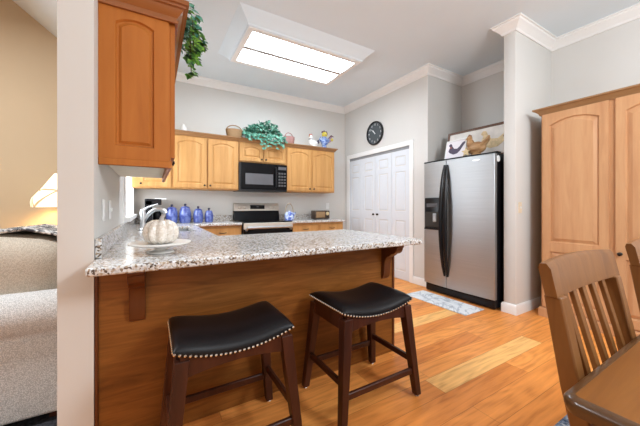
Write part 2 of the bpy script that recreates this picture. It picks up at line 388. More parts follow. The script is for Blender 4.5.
# ------------------------------------------------------------------ panelled door maker
def panel_door(bm, x0, z0, w, h, panels, y=0, t=.02, stile=.055, groove=.011, rise=.034, flat=False):
    """slab whose front faces -Y at y-t; panels = [(za, zb, arch)] above z0"""
    def v(x, z, yy): return bm.verts.new((x0 + x, yy, z0 + z))
    yf = y - t
    zs = [0] + [(panels[i][1] + panels[i + 1][0]) / 2 for i in range(len(panels) - 1)] + [h]
    xs = sorted({round(stile + (w - 2 * stile) * k / 8, 5) for k in range(9)})
    for i, (za, zb, arch) in enumerate(panels):
        b0, b1 = zs[i], zs[i + 1]
        def outline(d):
            a, c = stile + d, w - stile - d
            pts = [(a, za + d), (c, za + d)]
            for k in range(11):
                s = k / 10; x = c + (a - c) * s; zz = zb - arch + arch * (1 - (2 * s - 1) ** 2) - d
                pts.append((x, zz))
            return pts
        O = outline(0)
        outer = [(0, b0), (w, b0)] + [(w, b1)] + [(x, b1) for x, _ in O[3:-1]] + [(0, b1)]
        loops = [[v(x, z, yf) for x, z in outer], [v(x, z, yf) for x, z in O], [v(x, z, yf + groove) for x, z in outline(.005)],
                 [v(x, z, yf + groove) for x, z in outline(.013)], [v(x, z, yf + .002) for x, z in outline(rise)]]
        n = len(O)
        for A, B in zip(loops, loops[1:]):
            for k in range(n): bm.faces.new((A[k], A[(k + 1) % n], B[(k + 1) % n], B[k]))
        bm.faces.new(loops[-1])
    # sides and back
    c = [(0, 0), (w, 0), (w, h), (0, h)]
    F = [v(x, z, yf) for x, z in c]; Bk = [v(x, z, y) for x, z in c]
    for k in range(4): bm.faces.new((F[k], Bk[k], Bk[(k + 1) % 4], F[(k + 1) % 4]))
    bm.faces.new(Bk)
    return bm
def knob(parent, x, y, z, mat, r=.014, name='knob'):
    """round knob pointing to -Y"""
    bm = BM(); lathe(bm, [(r * .9, 0), (r * .45, .004), (r * .45, .014), (r, .018), (r, .024), (r * .6, .029), (0, .03)], seg=14)
    bmesh.ops.rotate(bm, verts=bm.verts, cent=(0, 0, 0), matrix=Matrix.Rotation(R(90), 3, 'X'))
    return obj(name, bm, mat, parent, loc=(x, y, z))
def pull(parent, x, y, z, mat, w=.09):
    bm = BM(); tube(bm, [(-w / 2, 0, 0), (-w / 2, -.02, 0), (-w / 4, -.028, -.004), (0, -.026, -.006), (w / 4, -.028, -.004), (w / 2, -.02, 0), (w / 2, 0, 0)], .005, 8)
    return obj('pull', bm, mat, parent, loc=(x, y, z))

# closet door leaves (front faces -X)
lw = (DY1 - DY0) / 4
for k in range(4):
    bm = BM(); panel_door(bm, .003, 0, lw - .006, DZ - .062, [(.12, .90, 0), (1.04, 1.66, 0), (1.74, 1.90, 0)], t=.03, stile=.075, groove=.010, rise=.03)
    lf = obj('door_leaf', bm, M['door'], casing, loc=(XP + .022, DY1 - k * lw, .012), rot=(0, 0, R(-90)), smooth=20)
    if k in (1, 2): knob(lf, lw - .05 if k == 1 else .05, -.03, .98, M['blackmetal'], .017)

# ------------------------------------------------------------------ cabinets
KZ = M['blackmetal']
def cabinet_crown(parent, path, z, mat, h=.055, out=.05):
    bm = BM(); sweep(bm, path, [(0, z), (.012, z), (.02, z + h * .3), (out * .75, z + h * .7), (out, z + h * .78), (out, z + h), (0, z + h)])
    return obj('crown', bm, mat, parent, smooth=25)
def wall_cabinet(label, x0, x1, z0, z1, yf, yb, doors, crown=(1, 1), group='maple wall cabinets along the back wall', arch=.045):
    c = thing('wall_cabinet', label, 'cabinet', ((x0 + x1) / 2, yb, z0), 0, group)
    W, D, H = x1 - x0, yb - yf, z1 - z0
    bm = BM(); box(bm, -W / 2, W / 2, -D + .02, 0, 0, H + .042, .002); obj('cabinet_body', bm, M['maple'], c)
    for (a, b_, side) in doors:
        a -= (x0 + x1) / 2; b_ -= (x0 + x1) / 2
        bm = BM(); panel_door(bm, 0, 0, b_ - a, H - .05, [(.055, H - .05 - .045, arch)], t=.02, stile=.055)
        d = obj('door', bm, M['maple'], c, loc=(a, -D + .02, .02), smooth=20)
        kx = .028 if side < 0 else (b_ - a) - .028
        knob(d, kx, -.02, .035, KZ, .013)
    if crown:
        path = [(W / 2 + .0, 0), (W / 2, -D + .02), (-W / 2, -D + .02), (-W / 2, 0)] if crown == (1, 1) else [(W / 2, -D + .02), (-W / 2, -D + .02)]
        if crown == (0, 1): path = [(W / 2, 0), (W / 2, -D + .02), (-W / 2, -D + .02)]
        cabinet_crown(c, path[::-1] , H - .012, M['mapleX'])
    return c
YC, YU = 4.28, YB - .002
CZ0, CZ1 = 1.37, 2.115
wall_cabinet('two-door maple wall cabinet above the blue canisters', XL + .002, 1.108, CZ0, CZ1, YC, YU,
             [(-.16, .205, -1), (.235, .655, 1), (.675, 1.095, -1)], crown=(0, 0))
wall_cabinet('short maple wall cabinet above the black microwave', 1.112, 1.872, 1.80, CZ1, YC, YU,
             [(1.125, 1.485, 1), (1.50, 1.86, -1)], crown=(0, 0), arch=.035)
wall_cabinet('two-door maple wall cabinet above the radio, beside the closet wall', 1.876, 2.82, CZ0, CZ1, YC, YU,
             [(1.89, 2.335, 1), (2.36, 2.805, -1)], crown=(0, 1))

# left cabinet hung by the post: faces +X, its decorated end faces the camera
def left_cabinet():
    x0, x1, y0, y1, z0, z1 = XL, .085, 1.74, 2.83, 1.342, 2.176
    c = thing('wall_cabinet', 'reddish-brown wall cabinet with arched end panel hung beside the white post', 'cabinet', (x0, y0, z0))
    W, D, H = x1 - x0, y1 - y0, z1 - z0
    bm = BM(); box(bm, .001, W, .02, D, .045, H, .002); obj('cabinet_body', bm, M['maple_shade'], c)
    bm = BM(); panel_door(bm, .001, 0, W - .012, H, [(.10, H - .086, .028)], y=.02, t=.02, stile=.068, rise=.026, groove=.012); obj('end_panel', bm, M['maple_shade'], c, smooth=20)
    bm = BM(); box(bm, .001, W + .004, -.006, .02, 0, .035, .003); box(bm, W - .016, W + .004, .02, D, 0, .045, .003); obj('light_rail', bm, M['maple_shade'], c)
    for k in range(2):
        bm = BM(); w_ = (D - .04) / 2; panel_door(bm, 0, 0, w_ - .006, H - .09, [(.055, H - .14, .045)], t=.02)
        d = obj('door', bm, M['maple_shade'], c, loc=(W, .02 + k * w_, .06), rot=(0, 0, R(90)), smooth=20)
        knob(d, w_ - .035 if k == 0 else .035, -.02, .04, KZ, .013)
    bm = BM(); sweep(bm, [(.001, 0), (W + .02, 0), (W + .02, D)], [(0, H - .048), (.014, H - .048), (.016, H - .034), (.008, H - .030), (.010, H - .018), (.034, H + .010), (.038, H + .020), (.050, H + .024), (.052, H + .034), (.064, H + .038), (.064, H + .06), (0, H + .06)]); obj('crown', bm, M['maple_shade_dark'], c, smooth=25)
    bm = BM(); box(bm, .001, W, 0, D, H, H + .012); obj('top_board', bm, M['maple_shade'], c)
    bm = BM(); box(bm, .002, W - .018, .022, D - .004, .036, .0445); obj('underside_panel', bm, plain('cream_cabinet_underside', (.80, .70, .55), .6), c, smooth=0)
    return c
left_cabinet()

# tall pantry cabinet on the right (front faces -X)
def tall_cabinet():
    XF, YCN, W, H, D = 3.46, .856, 1.066, 2.10, .605
    c = thing('tall_cabinet', 'tall two-door light maple pantry cabinet standing against the right wall', 'cabinet', (XF, YCN, 0), R(-90))
    bm = BM(); box(bm, -W / 2, W / 2, .02, D, .0, H, .002); obj('cabinet_body', bm, M['tall'], c)
    for k, (a, sd) in enumerate(((-.515, 1), (.022, -1))):
        w_ = .493
        bm = BM(); panel_door(bm, 0, 0, w_, H - .14, [(.075, .57, 0), (.665, H - .21, .05)], y=0, t=.022, stile=.062, rise=.04, groove=.015)
        d = obj('door', bm, M['tall'], c, loc=(a, .02, .11), smooth=20)
        knob(d, w_ - .03 if sd > 0 else .03, -.022, .615, KZ, .016)
    bm = BM(); sweep(bm, [(-W / 2, D - .02), (-W / 2, .02), (W / 2, .02), (W / 2, D - .02)][::-1][::-1], [(0, 0), (-.0, .095), (.012, .095), (.02, .08), (.02, 0)]); obj('base_moulding', bm, M['tall'], c, smooth=25)
    cabinet_crown(c, [(-W / 2, D - .02), (-W / 2, .02), (W / 2, .02), (W / 2, D - .02)], H - .03, M['mapleX'], .065, .06)
    return c
tall_cabinet()

# base cabinets
CT, CB = .897, .862
def base_cabinet(label, x0, x1, yf, yb, units, group='maple base cabinets under the back counter'):
    c = thing('base_cabinet', label, 'cabinet', ((x0 + x1) / 2, yb, 0), 0, group)
    W, D, H = x1 - x0, yb - yf, CB - .002; cx = (x0 + x1) / 2
    bm = BM(); box(bm, -W / 2, W / 2, -D + .02, 0, .1, H); box(bm, -W / 2, W / 2, -D + .08, 0, 0, .1); obj('cabinet_body', bm, M['maple'], c)
    for a, b_ in units:
        w_ = b_ - a
        bm = BM(); box(bm, 0, w_, -.02, 0, 0, .13, .004); d = obj('drawer', bm, M['maple'], c, loc=(a - cx, -D + .02, H - .16))
        pull(d, w_ / 2, -.02, .065, KZ)
        bm = BM(); panel_door(bm, 0, 0, w_, H - .29, [(.055, H - .35, .0)], t=.02); d = obj('door', bm, M['maple'], c, loc=(a - cx, -D + .02, .12), smooth=20)
        knob(d, w_ - .03, -.02, H - .33, KZ, .013)
    return c
base_cabinet('maple base cabinet with one drawer between sink counter and range', .475, 1.10, 4.08, YU, [(.58, 1.085)])
base_cabinet('maple base cabinet with two drawers, right of the range', 1.876, 2.87, 4.08, YU, [(1.90, 2.35), (2.40, 2.85)])
# sink base run along the left wall
c = thing('sink_cabinet', 'maple sink base cabinet under the window, below the faucet', 'cabinet', (XL + .002, 2.36, 0))
bm = BM(); box(bm, 0, .64, 0, 2.295, .1, .66); box(bm, 0, .58, 0, 2.295, 0, .1); obj('cabinet_body', bm, M['maple'], c)
bm = BM(); box(bm, .62, .66, .0, 2.295, .66, CB - .002); obj('face_rail', bm, M['maple'], c)
for k in range(3):
    bm = BM(); panel_door(bm, 0, 0, .42, .70, [(.055, .64, 0)], t=.02); d = obj('door', bm, M['maple'], c, loc=(.64, .1 + k * .46, .12), rot=(0, 0, R(90)), smooth=20)
    knob(d, .39, -.02, .66, KZ, .013)

# peninsula: body, cherry back panel, two brackets
YPAN, XPE = 1.64, 1.635
c = thing('peninsula_cabinet', 'dark cherry panelled breakfast bar base carrying the granite counter', 'cabinet', (XL + .002, YPAN, 0))
W = XPE - XL
bm = BM(); box(bm, .0, W - .01, .02, .70, .0, CB - .002); obj('cabinet_body', bm, M['maple'], c)
bm = BM(); box(bm, .0, W - .022, 0, .02, .0, CB - .002); obj('back_panel', bm, M['cherry'], c)
bm = BM(); box(bm, W - .022, W, -.008, .71, 0, CB - .002, .003); obj('end_trim', bm, M['cherry_trim'], c)
bm = BM(); box(bm, 0, .014, -.012, 0, 0, CB - .002, .003); obj('corner_trim', bm, M['cherry_trim'], c)
def corbel(x):
    pts = [(0, CB - .002), (-.17, CB - .002), (-.17, CB - .022), (-.158, CB - .03)]
    for k in range(7):
        a = R(90 - 90 * k / 6); pts.append((-.158 + .052 * (1 - math.sin(a)) + .0, CB - .03 - .052 * math.cos(a) * .9))
    pts += [(-.09, CB - .092), (-.075, CB - .10)]
    for k in range(7):
        a = math.pi / 2 * k / 6; pts.append((-.075 + .045 * math.sin(a), CB - .10 - .10 * (1 - math.cos(a))))
    pts += [(-.026, CB - .25), (-.014, CB - .272), (0, CB - .28)]
    bm = BM(); prism(bm, [(y, z) for y, z in pts], 0, -.033, .033)
    return obj('corbel', bm, M['cherry_trim'], c, loc=(x, 0, 0), smooth=30, bevel=.003)
corbel(.165); corbel(W - .10)

# granite countertops
def cells(bm, xs, ys, inside, z0, z1):
    vd = {}
    def v(x, y, z):
        k = (round(x, 4), round(y, 4), z)
        if k not in vd: vd[k] = bm.verts.new((x, y, z))
        return vd[k]
    I = lambda i, j: 0 <= i < len(xs) - 1 and 0 <= j < len(ys) - 1 and inside((xs[i] + xs[i + 1]) / 2, (ys[j] + ys[j + 1]) / 2)
    for i in range(len(xs) - 1):
        for j in range(len(ys) - 1):
            if not I(i, j): continue
            a, b_, c_, d = xs[i], xs[i + 1], ys[j], ys[j + 1]
            bm.faces.new((v(a, c_, z1), v(b_, c_, z1), v(b_, d, z1), v(a, d, z1))); bm.faces.new((v(a, d, z0), v(b_, d, z0), v(b_, c_, z0), v(a, c_, z0)))
            for (di, dj, p, q) in ((-1, 0, (a, d), (a, c_)), (1, 0, (b_, c_), (b_, d)), (0, -1, (a, c_), (b_, c_)), (0, 1, (b_, d), (a, d))):
                if not I(i + di, j + dj): bm.faces.new((v(*p, z0), v(*q, z0), v(*q, z1), v(*p, z1)))
    return bm
SX0, SX1, SY0, SY1 = -.06, .36, 2.98, 3.70
YCF, XCE = 4.05, 1.70
ct = thing('countertop', 'speckled granite countertop of the breakfast bar, sink run and left back counter', 'countertop', (0, 0, 0))
bm = BM()
def ins(x, y):
    if SX0 < x < SX1 and SY0 < y < SY1: return False
    return (1.40 < y < 2.40) or (x < .46) or (y > YCF and x < 1.098)
cells(bm, [XL + .003, SX0, SX1, .46, 1.098, XCE], [1.40, 1.632, 2.40, SY0, SY1, YCF, YU], ins, CB, CT)
ed = [e for e in bm.edges if abs(e.verts[0].co.z - e.verts[1].co.z) > .01 and abs(e.verts[0].co.x - XCE) < .01 and abs(e.verts[0].co.y - 1.40) < .01]
bmesh.ops.bevel(bm, geom=ed, offset=.035, segments=5, affect='EDGES', profile=.5)
ed = [e for e in bm.edges if abs(e.verts[0].co.z - e.verts[1].co.z) > .01 and abs(e.verts[0].co.x - XL) < .01 and abs(e.verts[0].co.y - 1.40) < .01]
bmesh.ops.bevel(bm, geom=ed, offset=.02, segments=3, affect='EDGES', profile=.5)
obj('slab', bm, M['granite'], ct, bevel=.008)
bm = BM(); box(bm, XL + .002, XL + .026, 1.645, YB - .002, CT + .001, CT + .092); box(bm, XL + .026, 1.098, YB - .026, YB - .002, CT + .001, CT + .092)
obj('backsplash', bm, M['granite'], ct, bevel=.003)
ct2 = thing('countertop', 'short granite countertop right of the range under the kettle and radio', 'countertop', (0, 0, 0))
bm = BM(); box(bm, 1.874, 2.895, YCF, YU, CB, CT); obj('slab', bm, M['granite'], ct2, bevel=.008)
bm = BM(); box(bm, 1.874, 2.895, YB - .026, YB - .002, CT + .001, CT + .092); obj('backsplash', bm, M['granite'], ct2, bevel=.003)

# sink and faucet
bm = BM(); D = .17
x0, x1, y0, y1 = SX0 - .012, SX1 + .012, SY0 - .012, SY1 + .012
for a in ((x0, x0 + .012, y0, y1), (x1 - .012, x1, y0, y1), (x0, x1, y0, y0 + .012), (x0, x1, y1 - .012, y1)): box(bm, a[0], a[1], a[2], a[3], CB - D, CB - .001)
box(bm, x0, x1, y0, y1, CB - D - .012, CB - D)
tag(obj('sink', bm, M['steel'], smooth=0), 'stainless undermount sink set in the granite below the window', 'sink')
fa = thing('faucet', 'chrome arched kitchen faucet standing behind the white pumpkin', 'faucet', (-.085, 3.32, CT + .001))
bm = BM(); lathe(bm, [(.034, 0), (.034, .01), (.025, .02), (.022, .09), (.024, .17), (.02, .20), (0, .21)]); obj('faucet_body', bm, M['chrome'], fa)
bm = BM(); tube(bm, [(0, 0, .07), (.03, 0, .13), (.065, -.01, .175), (.105, -.015, .20), (.15, -.02, .205), (.185, -.025, .19), (.20, -.025, .165)], [.016, .018, .018, .018, .019, .021, .022], 12); obj('spout', bm, M['chrome'], fa)
bm = BM(); tube(bm, [(0, 0, .19), (.04, -.01, .225), (.13, -.02, .255)], [.012, .008, .009], 10); obj('lever', bm, M['chrome'], fa)

# ------------------------------------------------------------------ range and microwave
rg = thing('range', 'stainless and black freestanding electric range below the microwave', 'stove', (1.487, YB - .01, 0))
W = .76
bm = BM(); box(bm, -W / 2 + .002, W / 2 - .002, -.60, -.02, 0, CT - .006, .004); obj('range_body', bm, M['black'], rg)
bm = BM(); box(bm, -W / 2 + .002, W / 2 - .002, -.625, -.09, CT - .004, CT + .012, .004); obj('cooktop', bm, M['glassblack'], rg)
bm = BM(); prism(bm, [(-.10, CT + .012), (-.07, 1.055), (-.002, 1.055), (-.002, CT + .012)], 0, -W / 2 + .002, W / 2 - .002); obj('lower_backguard', bm, M['glassblack'], rg)
bm = BM(); prism(bm, [(-.085, 1.056), (-.065, 1.165), (-.05, 1.18), (-.002, 1.18), (-.002, 1.056)], 0, -W / 2 + .002, W / 2 - .002); cp = obj('control_panel', bm, M['satin'], rg, bevel=.004)
bm = BM(); box(bm, -.12, .12, -.085, -.07, 1.085, 1.15); obj('display', bm, M['glassblack'], cp)
bm = BM(); box(bm, -.018, .022, -.0865, -.084, 1.115, 1.13); obj('clock_digits', bm, M['screen'], cp)
for x in (-.30, -.215, .215, .30):
    k = knob(cp, x, -.076, 1.115, M['satin'], .026)
bm = BM(); box(bm, -W / 2 + .004, W / 2 - .004, -.645, -.60, .18, .80, .006); od = obj('oven_door', bm, M['glassblack'], rg)
bm = BM(); box(bm, -W / 2 + .004, W / 2 - .004, -.65, -.60, .802, CT - .008, .004); obj('front_trim', bm, M['satin'], rg)
bm = BM(); tube(bm, [(-.34, -.645, .79), (-.34, -.69, .825), (.34, -.69, .825), (.34, -.645, .79)], .020, 10); obj('handle', bm, M['steel'], od)
bm = BM(); box(bm, -W / 2 + .004, W / 2 - .004, -.64, -.60, .02, .17, .006); obj('drawer', bm, M['black'], rg)

mw = thing('microwave', 'black over-the-range microwave hung under the short cabinet', 'microwave', (1.49, YU, 1.362))
bm = BM(); box(bm, -.378, .378, -.40, 0, 0, .43, .004); obj('microwave_body', bm, M['black'], mw)
bm = BM(); box(bm, -.376, .20, -.435, -.40, .03, .425, .006); md = obj('door', bm, M['glassblack'], mw)
bm = BM(); box(bm, -.30, .135, -.437, -.433, .10, .265); obj('door_window', bm, M['screen'], md)
bm = BM(); tube(bm, [(.175, -.435, .06), (.175, -.47, .08), (.175, -.47, .36), (.175, -.435, .38)], .011, 8); obj('handle', bm, M['black'], md)
bm = BM(); box(bm, .204, .376, -.432, -.40, .03, .425, .004); kp = obj('control_panel', bm, M['glassblack'], mw)
bm = BM(); box(bm, .225, .36, -.434, -.431, .345, .39); obj('display', bm, M['screen'], kp)
M['key'] = plain('grey_keys', (.07, .07, .075), .4)
for i in range(5):
    for j in range(3): bm = BM(); box(bm, .228 + j * .045, .262 + j * .045, -.434, -.431, .08 + i * .048, .108 + i * .048); obj('key', bm, M['key'], kp, smooth=0)
bm = BM(); box(bm, -.376, .376, -.43, -.40, .002, .026, .003); obj('vent_grille', bm, M['black'], mw)

# ------------------------------------------------------------------ fridge (front faces -X)
fr = thing('refrigerator', 'stainless side-by-side refrigerator with black handles standing in the wall alcove', 'refrigerator', (3.15, 2.155, 0), R(-90))
bm = BM(); box(bm, -.455, .455, .075, .83, .02, 1.715, .006); obj('fridge_body', bm, M['black'], fr)
def fdoor(x0, x1):
    bm = BM(); n = 8; f = []; zt = [.115, 1.705]
    def yf(x):
        s = (x + .46) / .92 * 2 - 1; return .022 * s * s
    top = [(x0 + (x1 - x0) * k / n) for k in range(n + 1)]
    pts = [(x, yf(x)) for x in top] + [(x1, .07), (x0, .07)]
    prism(bm, pts, 2, .115, 1.708)
    return bm
SPL = -.113
d1 = obj('freezer_door', fdoor(-.462, SPL - .003), M['steel'], fr, bevel=.006)
d2 = obj('fridge_door', fdoor(SPL + .003, .462), M['steel'], fr, bevel=.006)
bm = BM(); prism(bm, [(-.462, .05), (-.462, .02), (-.3, .007), (0, -.003), (.3, .007), (.462, .02), (.462, .05)], 2, 1.709, 1.722); obj('top_trim', bm, M['black'], fr)
for d, s in ((d1, -1), (d2, 1)):
    pts = []; rs = []
    for k in range(13):
        t = k / 12; z = .26 + 1.385 * t; pts.append((SPL + s * (.020 + .011 * math.sin(math.pi * t)), .004 - .07 * math.sin(math.pi * t) ** .6, z)); rs.append(.015 + .012 * math.sin(math.pi * t))
    bm = BM(); tube(bm, pts, rs, 10); obj('handle', bm, M['black'], d)
bm = BM(); box(bm, -.45, .45, .045, .09, .012, .108, .008, 2); obj('base_grille', bm, M['black'], fr)
bm = BM(); box(bm, -.435, -.20, -.004, .03, .835, 1.245, .012, 2); dp = obj('dispenser', bm, M['black'], d1)
bm = BM(); box(bm, -.425, -.21, -.008, .0, .86, 1.06, .004); obj('dispenser_recess', bm, M['dark'], dp)
bm = BM(); box(bm, -.30, -.245, -.016, -.004, .93, 1.04, .006); obj('paddle', bm, M['steel'], dp)
bm = BM(); box(bm, -.40, -.235, -.007, -.003, 1.12, 1.17, .002); obj('button_strip', bm, M['screen'], dp)
bm = BM(); box(bm, -.435, -.20, -.014, .0, .828, .85, .005); obj('drip_tray', bm, M['black'], dp)
bm = BM(); prism(bm, [(.27 + .045 * math.cos(2 * math.pi * k / 16), 1.655 + .010 * math.sin(2 * math.pi * k / 16)) for k in range(16)], 1, .000, .012); obj('badge', bm, M['chrome'], d2)
bm = BM(); box(bm, .39, .455, .09, .17, 1.716, 1.738, .006, 2); obj('hinge_cover', bm, M['black'], fr)
bm = BM(); lathe(bm, [(.036, 0), (.036, .004), (.028, .007), (0, .008)], seg=18); bmesh.ops.rotate(bm, verts=bm.verts, cent=(0, 0, 0), matrix=Matrix.Rotation(R(90), 3, 'Y'))
obj('round_magnet', bm, M['white'], fr, loc=(.456, .10, 1.655))
# floor mat
bm = BM(); box(bm, -.17, .17, -.41, .41, 0, .008, .003); o = tag(obj('floor_mat', bm, M['mat'], loc=(2.955, 2.185, .001)), 'grey marbled floor mat lying in front of the refrigerator', 'mat')

# pictures and hen on the fridge
def lean_frame(name, label, w, h, y, x, tilt, rz, fw, mats):
    f = thing(name, label, 'picture', (x, y, 1.7235), R(-90) + rz)
    T = Matrix.Rotation(-tilt, 4, 'X')
    def put(nm, bm, mat, par):
        bmesh.ops.transform(bm, matrix=T, verts=bm.verts); return obj(nm, bm, mat, par, smooth=20)
    bm = BM()
    for a in ((-w / 2, w / 2, 0, fw), (-w / 2, w / 2, h - fw, h), (-w / 2, -w / 2 + fw, fw, h - fw), (w / 2 - fw, w / 2, fw, h - fw)): box(bm, a[0], a[1], -.02, 0, a[2], a[3], .003)
    fo = put('frame', bm, mats[0], f)
    bm = BM(); box(bm, -w / 2 + fw, w / 2 - fw, -.010, -.002, fw, h - fw); co = put('canvas', bm, mats[1], f)
    return f, put, co
M['frame'] = wood('walnut_frame', [(.10, .05, .03), (.17, .085, .05)], 'X')
M['paper'] = plain('off_white_canvas', (.74, .70, .66), .8, vary=.12, vs=8)
M['paper2'] = plain('pale_lilac_paper', (.80, .76, .80), .7, vary=.03, vs=8)
M['inkdark'] = plain('dark_plum_paint', (.07, .05, .09), .6)
M['inkred'] = plain('red_paint', (.45, .09, .05), .6)
M['inkbrown'] = plain('brown_paint', (.22, .10, .04), .6, vary=.3, vs=40)
M['inkcream'] = plain('cream_gold_paint', (.66, .50, .28), .6, vary=.2, vs=30)
def rooster_poly(s, flip=1):
    pts = [(-.36, .10), (-.30, .02), (-.10, -.08), (.10, -.06), (.24, .06), (.36, .26), (.46, .40), (.40, .44), (.30, .40), (.20, .26), (.08, .16), (-.08, .18), (-.18, .30), (-.24, .42), (-.32, .44), (-.38, .36), (-.30, .28)]
    return [(x * s * flip, z * s) for x, z in pts]
f, put, co = lean_frame('framed_picture', 'long walnut-framed rooster picture leaning on top of the refrigerator', .86, .42, 2.09, 3.50, R(12), R(2), .030, (M['frame'], M['paper']))
bm = BM(); prism(bm, [(x + .2, z + .15) for x, z in rooster_poly(.46)], 1, -.013, -.0095); put('painted_rooster', bm, M['inkcream'], co)
bm = BM(); prism(bm, [(.34, .18), (.38, .28), (.33, .31), (.29, .24)], 1, -.0145, -.0125); put('painted_tail', bm, M['inkbrown'], co)
f, put, co = lean_frame('small_picture', 'small white picture of a dark rooster leaning at left on the refrigerator', .30, .27, 2.28, 3.34, R(12), R(-4), .014, (M['white'], M['paper2']))
bm = BM(); prism(bm, [(x, z + .10) for x, z in rooster_poly(.29)], 1, -.013, -.0095); put('painted_rooster', bm, M['inkdark'], co)
bm = BM(); prism(bm, [(-.09, .17), (-.06, .195), (-.065, .16)], 1, -.013, -.0095); put('painted_comb', bm, M['inkred'], co)
M['hen'] = wood('carved_hen_wood', [(.20, .09, .035), (.42, .24, .11), (.60, .42, .24)], 'X', .5, .1, 2)
hn = thing('hen_figurine', 'carved brown wooden hen figurine standing on the refrigerator between the pictures', 'figurine', (3.30, 1.97, 1.7235), R(-90)); hn.scale = (1.15, 1.15, 1.15)
bm = BM(); ball(bm, (0, 0, .085), (.10, .045, .065)); ball(bm, (-.06, 0, .13), (.04, .032, .07), tilt=Matrix.Rotation(R(-15), 4, 'Y')); ball(bm, (-.075, 0, .195), (.030, .026, .028)); tube(bm, [(.06, 0, .10), (.11, 0, .15), (.13, 0, .19)], [.045, .035, .012], 10, .5)
lathe(bm, [(.055, 0), (.05, .02), (.03, .035)], (0, 0, 0)); obj('hen_body', bm, M['hen'], hn)
bm = BM(); prism(bm, [(-.10, .21), (-.075, .24), (-.05, .225), (-.055, .21)], 1, -.006, .006); obj('comb', bm, M['inkbrown'], hn)
bm = BM(); tube(bm, [(-.10, 0, .195), (-.125, 0, .188)], [.010, .002], 8); obj('beak', bm, M['inkcream'], hn)
bm = BM()
star = [(.055 * (1 if k % 2 == 0 else .45) * math.cos(R(90 + 36 * k)), .05 + .055 * (1 if k % 2 == 0 else .45) * math.sin(R(90 + 36 * k))) for k in range(10)]
prism(bm, star, 1, -.008, .008); tag(obj('star_ornament', bm, M['inkcream'], loc=(3.22, 2.05, 1.729), rot=(0, 0, R(-90))), 'small tan star ornament standing before the wooden hen on the refrigerator', 'ornament')

# ------------------------------------------------------------------ ceiling light and wall clock
cl = thing('ceiling_light', 'boxed fluorescent ceiling light with two glowing white panels', 'light', (1.55, 3.235, 2.95))
bm = BM(); hx, hy = .70, .385
sweep(bm, [(-hx, -hy), (hx, -hy), (hx, hy), (-hx, hy)], [(0, 0), (.025, 0), (.03, .02), (.06, .05), (.10, .085), (.12, .10), (.14, .118), (0, .118)], True)
obj('moulded_surround', bm, M['ceil'], cl, smooth=25)
bm = BM(); box(bm, -hx, hx, -hy, hy, .02, .118)
obj('light_box', bm, M['trim'], cl, smooth=0)
bm = BM()
for a in ((-hx - .012, hx + .012, -hy - .012, -hy + .045), (-hx - .012, hx + .012, hy - .045, hy + .012), (-hx - .012, -hx + .045, -hy + .045, hy - .045), (hx - .045, hx + .012, -hy + .045, hy - .045)): box(bm, a[0], a[1], a[2], a[3], -.008, .019)
obj('frame', bm, M['trim'], cl, smooth=0)
bm = BM(); box(bm, -hx + .045, hx - .045, -.03, .03, -.008, .015); obj('divider', bm, plain('grey_divider', (.45, .45, .45)), cl, smooth=0)
for s in (-1, 1):
    bm = BM(); y0, y1 = sorted((s * .031, s * (hy - .046))); box(bm, -hx + .046, hx - .046, y0, y1, .004, .016); obj('lens', bm, M['lens'], cl, smooth=0)

ck = thing('wall_clock', 'round black wall clock with white numerals above the closet door', 'clock', (XP - .001, 3.75, 2.385), R(-90))
def rotX(bm): bmesh.ops.rotate(bm, verts=bm.verts, cent=(0, 0, 0), matrix=Matrix.Rotation(R(90), 3, 'X')); return bm
bm = BM(); lathe(bm, [(.20, 0), (.205, .02), (.20, .036), (.19, .04), (.182, .032), (.180, .012)], seg=48); obj('rim', rotX(bm), M['black'], ck)
bm = BM(); lathe(bm, [(.181, .002), (.181, .016), (0, .016)], seg=48); obj('dial', rotX(bm), plain('charcoal_dial', (.075, .09, .10), .5), ck)
def text_bm(s, size, x, z, y):
    cu = bpy.data.curves.new('t', 'FONT'); cu.body = s; cu.size = size; cu.align_x = 'CENTER'; cu.align_y = 'CENTER'; cu.extrude = .001
    o = bpy.data.objects.new('t', cu); COL.objects.link(o); dg = bpy.context.evaluated_depsgraph_get(); me = bpy.data.meshes.new_from_object(o.evaluated_get(dg))
    bm = BM(); bm.from_mesh(me); bpy.data.objects.remove(o); bpy.data.curves.remove(cu); bpy.data.meshes.remove(me)
    bmesh.ops.rotate(bm, verts=bm.verts, cent=(0, 0, 0), matrix=Matrix.Rotation(R(90), 3, 'X')); bmesh.ops.translate(bm, verts=bm.verts, vec=(x, y, z)); return bm
for k in range(1, 13):
    a = R(90 - 30 * k); obj('numeral', text_bm(str(k), .046, .148 * math.cos(a), .148 * math.sin(a), -.0175), M['white'], ck, smooth=0)
for nm, a, ln, wd in (('hour_hand', R(90 - 30 * 10.7), .085, .008), ('minute_hand', R(90 - 6 * 52), .125, .006)):
    d = Vector((math.cos(a), math.sin(a))); p = Vector((-d.y, d.x)); bm = BM()
    q = [d * -.02 + p * wd, d * -.02 - p * wd, d * ln - p * wd * .4, d * ln + p * wd * .4]
    prism(bm, [(v.x, v.y) for v in q], 1, -.0215 if nm == 'hour_hand' else -.0245, -.019 if nm == 'hour_hand' else -.022); obj(nm, bm, M['white'], ck, smooth=0)

